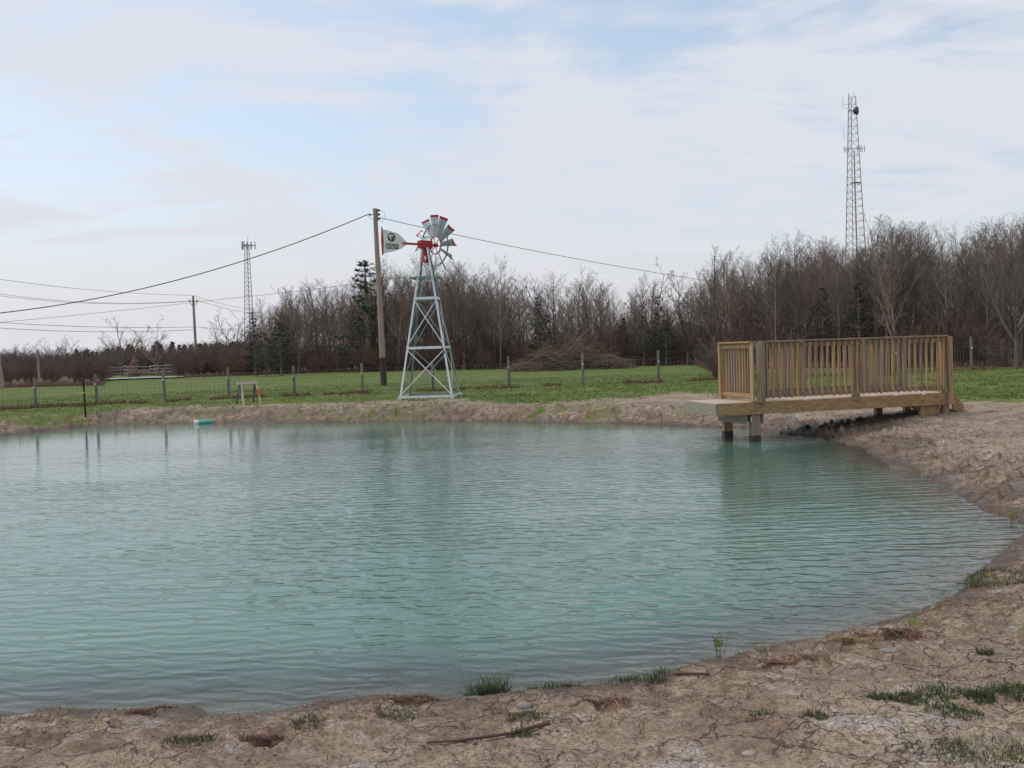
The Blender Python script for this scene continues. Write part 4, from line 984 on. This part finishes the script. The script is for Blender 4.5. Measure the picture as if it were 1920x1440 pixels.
at_tree(pines[2], 1012, 690, 558, 7, 'small pine left of the brush pile', wide=.7)
at_tree(pines[1], 1028, 690, 590, 7, 'low pine touching the left side of the brush pile', wide=.9)
at_tree(pines[2], 1236, 684, 556, 7, 'green pine in front of the tall forked tree', wide=.9)
at_tree(pines[0], 1170, 686, 596, 7, 'narrow pointed dark pine right of the brush pile', wide=1.3)
at_tree(pines[1], 1208, 686, 592, 7, 'dark bushy pine beside the forked tree', wide=1.1)
at_tree(pines[3], 1250, 685, 600, 7, 'broad low pine in deep shade right of the forked tree', wide=1.2)
at_tree(pines[0], 1318, 684, 618, 7, 'small dark conifer in front of the grey roof', wide=1.2)
at_tree(pines[1], 1545, 688, 540, 7, 'dark pine half hidden in the woods left of the radio tower', wide=.9)
at_tree(pines[3], 1612, 688, 530, 7, 'dark pine half hidden in the woods under the radio tower', wide=.7)
at_tree(pines[1], 900, 692, 600, 7, 'dim pine inside the woods right of the windmill', wide=1.0)
# far-off wood along the left horizon: reads as one mass
items = []; pn = []
for i in range(4):
    m_ = pine(430 + i, 7.0, .36, .7)[2:]; b = m_[1]
pa = []
for i in range(3):
    rg2 = random.Random(500 + i); vv, ff = [], []
    for k in range(420):
        f = rg2.random() ** .8; a = rg2.uniform(0, 6.28); rad = 1.7 * (1 - f) ** .8 * rg2.uniform(.3, 1.1) + .1; c = np.array([rad * math.cos(a), rad * math.sin(a), 7 * f + .3]); t = np.array([rg2.uniform(-1, 1), rg2.uniform(-1, 1), rg2.uniform(-.5, 1)]) * .55; e = np.array([rg2.uniform(-.2, .2), rg2.uniform(-.2, .2), .05])
        n0 = len(vv); vv += [c - e, c + e, c + t + e * .4, c + t - e * .4]; ff.append((n0, n0 + 1, n0 + 2, n0 + 3))
    pa.append(((np.array(vv), np.array(ff)),))
for i in range(150):
    x = rg.uniform(-160, 560); Y = rg.uniform(170, 240); yt = np.interp(x, [0, 130, 300, 560], [672, 655, 640, 636]) + rg.gauss(8, 3); p = PD(x, yt, Y); s = (p.z - .5) / 7.3
    items.append((pa[rg.randrange(3)], (p.x, Y, .5), rg.uniform(0, 6.28), (s * 1.2, s * 1.2, s)))
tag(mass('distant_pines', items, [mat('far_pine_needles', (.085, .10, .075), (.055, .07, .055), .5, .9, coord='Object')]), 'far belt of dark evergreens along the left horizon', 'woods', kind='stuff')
items = []
for i in range(170):
    x = rg.uniform(-160, 520); Y = rg.uniform(122, 165); yt = np.interp(x, [-100, 60, 130, 330, 520], [668, 664, 668, 655, 640]) + rg.gauss(4, 7); p = PD(x, yt, Y); s = (p.z - .5) / 8
    items.append((sap_arr[rg.randrange(9)], (p.x, Y, .5), rg.uniform(0, 6.28), (s * 1.6, s * 1.6, s)))
for i in range(240):
    x = rg.uniform(-160, 520); Y = rg.uniform(120, 150); p = PD(x, 680, Y); s = rg.uniform(1.0, 1.6)
    items.append((shr_arr[rg.randrange(5)], (p.x, Y, .5), rg.uniform(0, 6.28), (s * 1.2, s * 1.2, s)))
tag(mass('distant_woods', items, [M_TRUNK, M_TWIG]), 'low brown woods beyond the rail fence on the left', 'woods', kind='stuff')

def brush_pile():
    c = P(1075, 694, .5); root = Vector((c.x, c.y + 1.8, .5)); mb = MB(); g = random.Random(77)
    for i in range(1500):
        a = g.uniform(-1, 1); side = g.choice((-1, 1)); x0 = a * 3.6; hmax = 1.6 * (1 - abs(a) ** 1.5) * (.65 + .6 * math.sin(a * 5 + 1) ** 2) + .2
        z0 = g.uniform(0, hmax) ; y0 = g.uniform(-1.7, 1.6) * (1 - .5 * z0 / 3); L_ = g.uniform(.8, 2.2); el = g.uniform(-.05, .9) if z0 < 1.2 else g.uniform(.0, 1.3)
        d = Vector((side * math.cos(el) * g.uniform(.5, 1), g.uniform(-.5, .3), math.sin(el) * .7)).normalized(); p = root + Vector((x0 - d.x * L_ / 2, y0, max(z0 * .8, .05))); pts = [p]
        for k in range(4): d = (d + Vector((0, 0, -.22)) + Vector((g.uniform(-.1, .1), g.uniform(-.1, .1), g.uniform(-.1, .1)))).normalized(); q = pts[-1] + d * L_ / 4; q.z = max(q.z, .53); pts.append(q)
        mb.tube(pts, [.018, .015, .012, .009, .006] if g.random() < .8 else [.04, .035, .03, .022, .015], 3, cap=False)
    tag(mb.build('brush_pile', M_TAN, None, org=root), 'wide heap of cut tan branches at the edge of the woods', 'brush pile')
brush_pile()
for x, s_ in ((1000, .75), (1040, .95), (1062, 1.1), (1100, 1.0), (1128, .9), (1160, .7)):
    p = P(x, 692, .5); p.y += rg.uniform(1.5, 4); put(shrs[rg.randrange(5)], p, rg.uniform(0, 6.28), s_, 'bare shrub standing in and behind the brush pile', 'shrub', 'shrubs behind the brush pile')

# ---------------------------------------------------------------- small far structures
def far_bits():
    M_SHG = mat('grey_shingles', (.20, .20, .21), (.14, .14, .15), 5, .9); M_SID = mat('pale_siding', (.55, .54, .53), (.45, .44, .43), 3, .8); M_DARK = mat('dark_window', (.03, .03, .035), (.02, .02, .02), 3, .2)
    Y = 105; a = PD(1262, 622, Y); ap = PD(1290, 602, Y); b = PD(1345, 625, Y)
    root = thing('house', (ap.x, Y + 3, .5), 'house with a grey shingle roof hidden behind trees left of the deck', 'house')
    x0, x1 = a.x, b.x; ez, rz_ = a.z - .4, ap.z; y0, y1 = Y, Y + 7
    mb = MB(); mb.box(((x0 + x1) / 2, (y0 + y1) / 2, (ez + .5) / 2), (x1 - x0 - .6, y1 - y0 - .6, ez - .5)); mb.build('wall', M_SID, root)
    mb = MB(); xm = ap.x
    mb.add([(x0, y0, ez), (xm, y0, rz_), (x1, y0, ez), (x0, y1, ez), (xm, y1, rz_), (x1, y1, ez)], [(0, 1, 4, 3), (1, 2, 5, 4), (0, 2, 1), (3, 4, 5), (0, 3, 5, 2)]); mb.build('roof', M_SHG, root)
    for k in (.3, .65):
        mb = MB(); mb.box((x0 + (x1 - x0) * k, y0 + .28, 1.7), (.9, .06, 1.1)); mb.build('window', M_DARK, root)
    Y = 128; a = PD(398, 660, Y); b = PD(446, 668, Y); root = thing('shed', ((a.x + b.x) / 2, Y + 2, .5), 'low white building glimpsed through the brush below the lattice mast', 'building')
    mb = MB(); mb.box(((a.x + b.x) / 2, Y + 2, (.5 + b.z + .3) / 2), (b.x - a.x, 4, b.z - .2)); mb.build('wall', M_WHITE, root)
    mb = MB(); mb.box(((a.x + b.x) / 2, Y + 2, a.z - .05), (b.x - a.x + .4, 4.4, .25)); mb.build('roof', M_INSW, root)
    mb = MB(); mb.box(((a.x + b.x) / 2 + .6, Y - .02, 1.6), (.9, .06, 1.6)); mb.build('door', M_DARK, root)
    # old red stump
    Y = 104; b = Vector((PD(251, 706, Y).x, Y, .5)); M_ST = mat('red_rotten_wood', (.30, .15, .12), (.17, .085, .07), 3, .95, stretch=(3, 3, .6), bump=.02)
    root = thing('tree_stump', b, 'tall reddish broken stump with a dark hollow beside the rail fence', 'stump')
    mb = MB(); rgx = random.Random(3); n = 10; lv = [(0, .75), (.3, .58), (.7, .46), (1.2, .42), (1.6, .32), (1.8, .18), (2.15, .14)]; vs = []
    for z, r in lv:
        for k in range(n): a = 2 * math.pi * k / n; q = r * rgx.uniform(.82, 1.15); vs.append((b.x + q * math.cos(a) + (.12 if z > 1.3 else 0), b.y + q * math.sin(a), b.z - .05 + z))
    mb.add(vs, [(i * n + k, i * n + (k + 1) % n, (i + 1) * n + (k + 1) % n, (i + 1) * n + k) for i in range(len(lv) - 1) for k in range(n)] + [tuple((len(lv) - 1) * n + k for k in range(n))]); mb.build('trunk', M_ST, root)
    mb = MB(); mb.ball((b.x - .02, b.y - .42, b.z + .22), .26, 10, (1, .4, 1.3)); mb.build('hollow', M_BLACK, root)
    # split rail fence
    px = [(197, 707), (226, 706), (240, 705), (276, 704), (293, 703), (306, 702), (322, 701), (344, 701)]; pts = [Vector((PD(x, y, 103).x, 103 + (i % 2) * .9, .48)) for i, (x, y) in enumerate(px)]
    M_RF = mat('silvered_rails', (.42, .38, .35), (.28, .25, .23), 3, .9); root = thing('rail_fence', pts[3], 'weathered split rail fence beyond the gravel drive on the left', 'fence')
    for i, p in enumerate(pts):
        tl = (.25 if i in (1, 4) else (.7 if i == 6 else 0)); mb = MB(); mb.tube([p, p + Vector((tl, 0, 1.15))], [.085, .07], 6); mb.build('fence_post', M_RF, root)
    for i in range(len(pts) - 1):
        for z in (.38, .70, 1.02):
            mb = MB(); o1, o2 = rgx.uniform(-.08, .08), rgx.uniform(-.08, .08); mb.tube([pts[i] + Vector((0, -.05, z + o1)), pts[i + 1] + Vector((0, -.05, z + o2))], [.055, .05], 5); mb.build('rail', M_RF, root)
    # gravel drive
    e0 = [P(x, y, .52) for x, y in ((190, 714), (230, 712), (270, 710.5), (300, 709.5), (345, 708))]; e1 = [P(x, y, .52) for x, y in ((190, 711), (230, 709.5), (270, 707.8), (300, 707.2), (345, 706.5))]
    n = 5; mb = MB(); mb.add([(p.x, p.y, .60) for p in e0] + [(p.x, p.y, .60) for p in e1], [(i, i + 1, i + 1 + n, i + n) for i in range(n - 1)]); tag(mb.build('gravel_road', mat('gravel', (.42, .40, .39), (.30, .28, .27), 3, .95), None, org=e0[0]), kind='structure')
    # green cabinet behind the deck railing
    b = G(1655, 704, .5); t = PD(1655, 643, b.y); w_ = 36 / F_PX * b.y; hh = t.z - b.z; M_GR = mat('dark_green_metal', (.012, .075, .032), (.008, .055, .024), 3, .5)
    root = thing('utility_cabinet', b, 'dark green upright metal cabinet seen through the deck railing', 'cabinet')
    mb = MB(); mb.box(b + Vector((0, .3, hh / 2)), (w_, .6, hh)); mb.build('body', M_GR, root, bevel=.02)
    mb = MB(); mb.box(b + Vector((0, .3, hh + .03)), (w_ + .06, .66, .06)); mb.build('lid', M_GR, root, bevel=.02)
    mb = MB(); mb.box(b + Vector((0, -.012, hh * .5)), (w_ - .1, .02, hh - .14)); d = mb.build('door', M_GR, root); mb = MB(); mb.box(b + Vector((w_ * .33, -.035, hh * .55)), (.03, .03, .16)); mb.build('handle', M_BLACK, d)
far_bits()

# ---------------------------------------------------------------- grass, dead growth, stones, sticks
M_GRB = mat('grass_blade', (.145, .195, .040), (.075, .115, .024), 20, .7); M_GRT = mat('tuft_blade', (.095, .125, .035), (.05, .07, .02), 20, .7); M_DEAD = mat('dead_grass', (.27, .155, .10), (.14, .075, .05), 20, .95)
def blades(n, pos, hgt, wdt, lean=.6, seed=1):
    g = np.random.default_rng(seed); a = g.uniform(0, 2 * np.pi, n); h = hgt * g.uniform(.5, 1.2, n); l = g.uniform(.1, lean, n) * h
    ang = g.uniform(0, 2 * np.pi, n); ex = np.cos(a) * wdt / 2; ey = np.sin(a) * wdt / 2; lx = np.cos(ang) * l; ly = np.sin(ang) * l; x, y, z = pos.T
    v = np.stack([np.stack([x - ex, y - ey, z], 1), np.stack([x + ex, y + ey, z], 1), np.stack([x + ex * .7 + lx * .45, y + ey * .7 + ly * .45, z + h * .6], 1), np.stack([x - ex * .7 + lx * .45, y - ey * .7 + ly * .45, z + h * .6], 1), np.stack([x + lx, y + ly, z + h], 1)], 1)
    b = np.arange(n)[:, None] * 5
    return v.reshape(-1, 3), np.concatenate([b + np.array([0, 1, 2, 3])]), np.concatenate([b + np.array([3, 2, 4, 4])])
def blade_obj(name, n, pos, hgt, wdt, mt, lean=.6, seed=1):
    v, f4, f3 = blades(n, pos, hgt, wdt, lean, seed); f = [tuple(q) for q in f4.tolist()] + [tuple(q[:3]) for q in f3.tolist()]
    me = bpy.data.meshes.new(name); me.from_pydata(v.tolist(), [], f); me.materials.append(mt); o = bpy.data.objects.new(name, me); COL.objects.link(o); return o
g = np.random.default_rng(5)
# far grass, denser close to the pond
n = 90000; rr = 27 + 24 * g.random(n) ** 1.4; aa = g.uniform(-.56, .56, n); x = rr * np.sin(aa); y = rr * np.cos(aa)
Ybl = np.interp(x / y, GB_T, GB_Y); dd = sdist(x, y); k = (fbm(x * .55, y * .55, 4, 21) - .5) * 3 + y - Ybl
ok = (dd > .3) & ((k > .2) & (g.random(n) < .25 + .75 * np.clip(k / 3, 0, 1))) & (fbm(x * 1.5, y * 1.5, 3, 33) > .40); x, y = x[ok], y[ok]
pos = np.stack([x, y, height(x, y) - .005], 1); tag(blade_obj('far_grass', len(pos), pos, .055, .022, M_GRB, .9, 2), 'short green grass of the field beyond the pond', 'grass', kind='stuff')
# tufts along fence line and woods edge, dead
n = 16000; t = g.uniform(-20, 40, n); y = g.normal(0, .25, n); tt = g.random(n); xs = -20 + 60 * tt; ratio = g.uniform(-.55, .55, n); Yfl = np.interp(ratio, FB_T, FB_Y); yy = Yfl + g.uniform(-.8, 2.0, n) ; xx = ratio * yy
pos = np.stack([xx, yy, height(xx, yy) - .02], 1); tag(blade_obj('dry_weeds', len(pos), pos, .38, .03, M_DEAD, .7, 3), 'tan dry weeds fringing the foot of the woods', 'weeds', kind='stuff')
n = 9000; ratio = g.uniform(-.55, .55, n); Yfe = np.interp(ratio, FL_T, FL_Y); yy = Yfe + g.normal(0, .16, n); xx = ratio * yy; ok = fbm(xx * 1.2, yy * .5, 3, 77) > .46; xx, yy = xx[ok], yy[ok]
pos = np.stack([xx, yy, height(xx, yy) - .01], 1); tag(blade_obj('fence_weeds', len(pos), pos, .17, .018, M_DEAD, .8, 8), 'uncut dull growth along the foot of the wire fence', 'weeds', kind='stuff')
# near dead growth
n = 110000; x = g.uniform(-6, 9, n); y = g.uniform(3.2, 12, n); dd = sdist(x, y); ok = (dd > .0) & (dd < 4) & (fbm(x * 3.2, y * 3.2, 3, 44) > .50) & (np.abs(x) < y * .62); x, y = x[ok], y[ok]
pos = np.stack([x, y, height(x, y) - .004], 1); tag(blade_obj('dead_growth', len(pos), pos, .022, .0045, M_DEAD, 1.8, 4), 'flattened brown dead growth scattered over the near mud', 'dead grass', kind='stuff')
n = 9000; x = g.uniform(-6, 9, n); y = g.uniform(3.2, 13, n); dd = sdist(x, y); m_ = fbm(x * 2.4, y * 2.4, 3, 51); ok = (dd > .02) & (dd < 4) & (m_ > .66) & (np.abs(x) < y * .62); x, y = x[ok], y[ok]
pos = np.stack([x, y, height(x, y) - .004], 1); tag(blade_obj('grass', len(pos), pos, .035, .007, M_GRT, .9, 6), 'small green sprouts dotted over the near mud', 'grass', kind='stuff')
n = 14000; x = g.uniform(-18, 14, n); y = g.uniform(20, 34, n); dd = sdist(x, y); ok = (dd > .05) & (dd < 2.2) & (fbm(x * 1.4, y * 1.4, 3, 64) > .55) ; x, y = x[ok], y[ok]
pos = np.stack([x, y, height(x, y) - .01], 1); tag(blade_obj('bank_weeds', len(pos), pos, .06, .016, M_DEAD, 1.2, 7), 'dull weeds clinging to the far pond bank', 'weeds', kind='stuff')
TUFTS = [(915, 1298, .10, .22, 320, 'tall spiky green tuft at the water edge, bottom middle'), (1030, 1288, .16, .07, 300, 'low wide green tuft at the water edge right of the spiky one'), (1185, 1276, .20, .09, 360, 'green and brown tuft beside the end of the dark stick'),
    (1235, 1278, .05, .05, 60, 'tiny tuft just right of the dark stick end'), (1702, 1312, .08, .07, 200, 'round green tuft at the left of the bottom right grass patches'), (1765, 1300, .12, .06, 240, 'flat green patch right of the round tuft'), (1790, 1334, .11, .06, 220, 'flat green patch nearest the bottom right corner rows'),
    (1838, 1306, .06, .09, 150, 'upright green tuft second from the right edge'), (1905, 1302, .11, .08, 260, 'largest green tuft at the right edge'), (1652, 1310, .06, .06, 110, 'small lone tuft left of the right hand patches'), (1858, 1088, .40, .07, 900, 'green weeds spread on the bank at the right edge of the pond'),
    (1530, 1343, .06, .05, 110, 'small green tuft on cracked mud below the middle of the right shore'), (1426, 1338, .05, .04, 80, 'faint green sprout on pale cracked mud'), (575, 1350, .08, .05, 120, 'low sprout on the mud near the shore notch'), (355, 1390, .09, .06, 160, 'green sprout left of the round dead clump'),
    (740, 1343, .10, .04, 150, 'flat green sprout between shore and pale crust'), (985, 1343, .10, .05, 160, 'green sprout under the round stone'), (975, 1377, .06, .06, 100, 'green sprout touching the long thin root'), (1885, 1424, .22, .05, 420, 'broad green patch in the bottom right corner'), (1760, 1408, .14, .04, 160, 'thin green patch near the bottom edge, right side'),
    (1848, 1228, .04, .09, 60, 'single small upright tuft halfway up the right mud'), (60, 1322, .07, .07, 110, 'dark tuft on the water edge at the left')]
for i, (x, y, r, h, n, lb) in enumerate(TUFTS):
    n = int(n * 1.6)
    p = G(x, y, .1); a = g.uniform(0, 6.28, n); q = np.sqrt(g.random(n)) * r * (.75 + .5 * vnoise(a * 1.2, a * 0 + i, 5)); X = p.x + q * np.cos(a) * 1.2; Yq = p.y + q * np.sin(a)
    pos = np.stack([X, Yq, height(X, Yq) - .005], 1); o = blade_obj('grass_tuft', len(pos), pos - np.array(p), h * .62, .0045, M_GRT, 1.3, 20 + i); o.location = p; tag(o, lb, 'grass tuft', 'green tufts on the near mud')
def weed_in_water(x, y, lb, s=.12):
    p = P(x, y, 0); a, b = MB(), MB(); k = random.Random(x)
    for i in range(7):
        d = Vector((k.uniform(-1, 1), k.uniform(-1, 1), 1.3)).normalized(); e = p + d * s * k.uniform(.6, 1.2); a.tube([p - Vector((0, 0, .08)), e], .0025, 3)
        for j in range(7):
            q = p.lerp(e, .4 + .6 * j / 7); t = Vector((k.uniform(-1, 1), k.uniform(-1, 1), .3)).normalized() * .025; o = t.orthogonal().normalized() * .007; b.add([q, q + t * .5 + o, q + t, q + t * .5 - o], [(0, 1, 2, 3)])
    root = thing('water_weed', p, lb, 'weed'); a.build('stems', M_DEAD, root); b.build('leaves', M_GRB, root)
weed_in_water(1350, 1222, 'small leafy weed standing in the shallows at the near shore'); weed_in_water(1895, 980, 'sparse weed poking from the water near the right edge', .2)
def stick(pts, rs, lb, mt=M_TAN, name='stick'):
    q = []
    for x, y in pts: p = G(x, y, .15); p.z = gz(p.x, p.y) + rs[0] * .9; q.append(p)
    mb = MB(); mb.tube(q, rs, 6); tag(mb.build(name, mt, None, org=q[0]), lb, 'stick')
M_STK = mat('dark_stick', (.14, .085, .06), (.08, .05, .04), 8, .9)
stick([(1212, 1262), (1270, 1266), (1330, 1267)], [.012, .010, .007], 'dark straight stick lying by the water at the near shore', M_STK)
stick([(1030, 1358), (960, 1378), (870, 1391), (800, 1396)], [.010, .009, .008, .005], 'long thin root lying across the near mud', M_STK)
stick([(1685, 1196), (1664, 1180)], [.009, .006], 'short pale twig on the mud below the right shore')
def stone(x, y, r, lb, mt, fl=.55, name='stone'):
    p = G(x, y, .15); p.z = gz(p.x, p.y); mb = MB(); mb.ball((0, 0, 0), r, 10, (1.25, .9, fl)); k = random.Random(x); mb.v = [(v[0] * k.uniform(.9, 1.1) + p.x, v[1] * k.uniform(.9, 1.1) + p.y, v[2] * k.uniform(.9, 1.1) + p.z + r * fl * .3) for v in mb.v]
    tag(mb.build(name, mt, None, org=p, smooth=True), lb, name.replace('_', ' '))
M_SG = mat('grey_stone', (.30, .27, .25), (.20, .18, .17), 20, .9, bump=.002); M_SP = mat('pale_stone', (.42, .36, .31), (.32, .27, .23), 20, .9); M_STRAW = mat('straw', (.38, .26, .15), (.24, .155, .09), 20, .95)
def clump(x, y, r, h, lb, mt, sd):
    p = G(x, y, .1); g2 = np.random.default_rng(sd); n = 700; a = g2.uniform(0, 6.28, n); q = g2.random(n) ** .8 * (.35 + 1.1 * vnoise(np.cos(a) * 1.6 + sd, np.sin(a) * 1.6, 8)); X = p.x + q * r * 1.1 * np.cos(a); Y = p.y + q * r * .9 * np.sin(a)
    pos = np.stack([X, Y, height(X, Y) - .004 + h * .25 * np.maximum(1 - q * q, 0)], 1); o = blade_obj('dead_clump', n, pos - np.array(p), h * .55, .005, mt, 1.9, sd); o.location = p; tag(o, lb, 'dead clump', 'dead clumps on the near mud')
stone(983, 1326, .036, 'round grey stone on the mud near the water, bottom middle', M_SG)
stone(1405, 1416, .028, 'pale flat stone at the bottom edge right of centre', M_SP)
stone(1668, 1222, .045, 'flat grey stone on the mud below the right shore', M_SG, .35)
clump(1600, 1203, .13, .05, 'straw coloured clump at the water edge, right of centre', M_STRAW, 61)
clump(1690, 1192, .12, .06, 'dark brown clump on the mud below the right shore', M_DEAD, 62)
clump(503, 1397, .10, .06, 'rounded dead brown clump on the lower left mud', M_DEAD, 63)
clump(697, 1302, .06, .05, 'small tan clump on the water edge left of the middle', M_STRAW, 64)
clump(770, 1314, .12, .04, 'low brown clump near the water left of the spiky tuft', M_DEAD, 65)
clump(1470, 1247, .17, .035, 'long dark clump of dead growth under the right shore', M_DEAD, 66)
clump(280, 1335, .12, .03, 'flat brown clump near the water, lower left', M_DEAD, 67)
clump(1130, 1320, .14, .03, 'flat brown clump below the green and brown tuft', M_DEAD, 68)
stone(200, 1352, .018, 'small white pebble on the left mud', M_SP, .7); stone(243, 1391, .014, 'tiny white pebble on the lower left mud', M_SP, .7); stone(1288, 1423, .02, 'white pebble near the bottom edge', M_SP, .7)
# crumbs: nobody could count them
n = 12000; x = g.uniform(-6, 15, n); y = g.uniform(3.2, 26, n); dd = sdist(x, y); ok = (dd > -.02) & (dd < 5) & (np.abs(x) < y * .62) & (g.random(n) < np.exp(-np.maximum(dd, 0) / 1.6)); x, y = x[ok], y[ok]; z = height(x, y); n = len(x)
s_ = .003 + .011 * g.random(n) ** 3 + .0007 * np.hypot(x, y); oc = np.array([(1, 0, 0), (0, 1, 0), (-1, 0, 0), (0, -1, 0), (0, 0, .8), (0, 0, -.6)]); jit = g.uniform(.6, 1.2, (n, 6, 1))
v = (np.stack([x, y, z + s_ * .3], 1)[:, None, :] + oc[None] * s_[:, None, None] * jit).reshape(-1, 3); of = np.array([(0, 1, 4), (1, 2, 4), (2, 3, 4), (3, 0, 4), (1, 0, 5), (2, 1, 5), (3, 2, 5), (0, 3, 5)])
f = (np.arange(n)[:, None, None] * 6 + of[None]).reshape(-1, 3); me = mk_mesh_np('gravel', v, f, [mat('crumbs', (.40, .33, .27), (.15, .10, .075), 9, .95)]); o = bpy.data.objects.new('gravel', me); COL.objects.link(o); tag(o, 'crumbs of soil and grit strewn over the banks', 'gravel', kind='stuff')
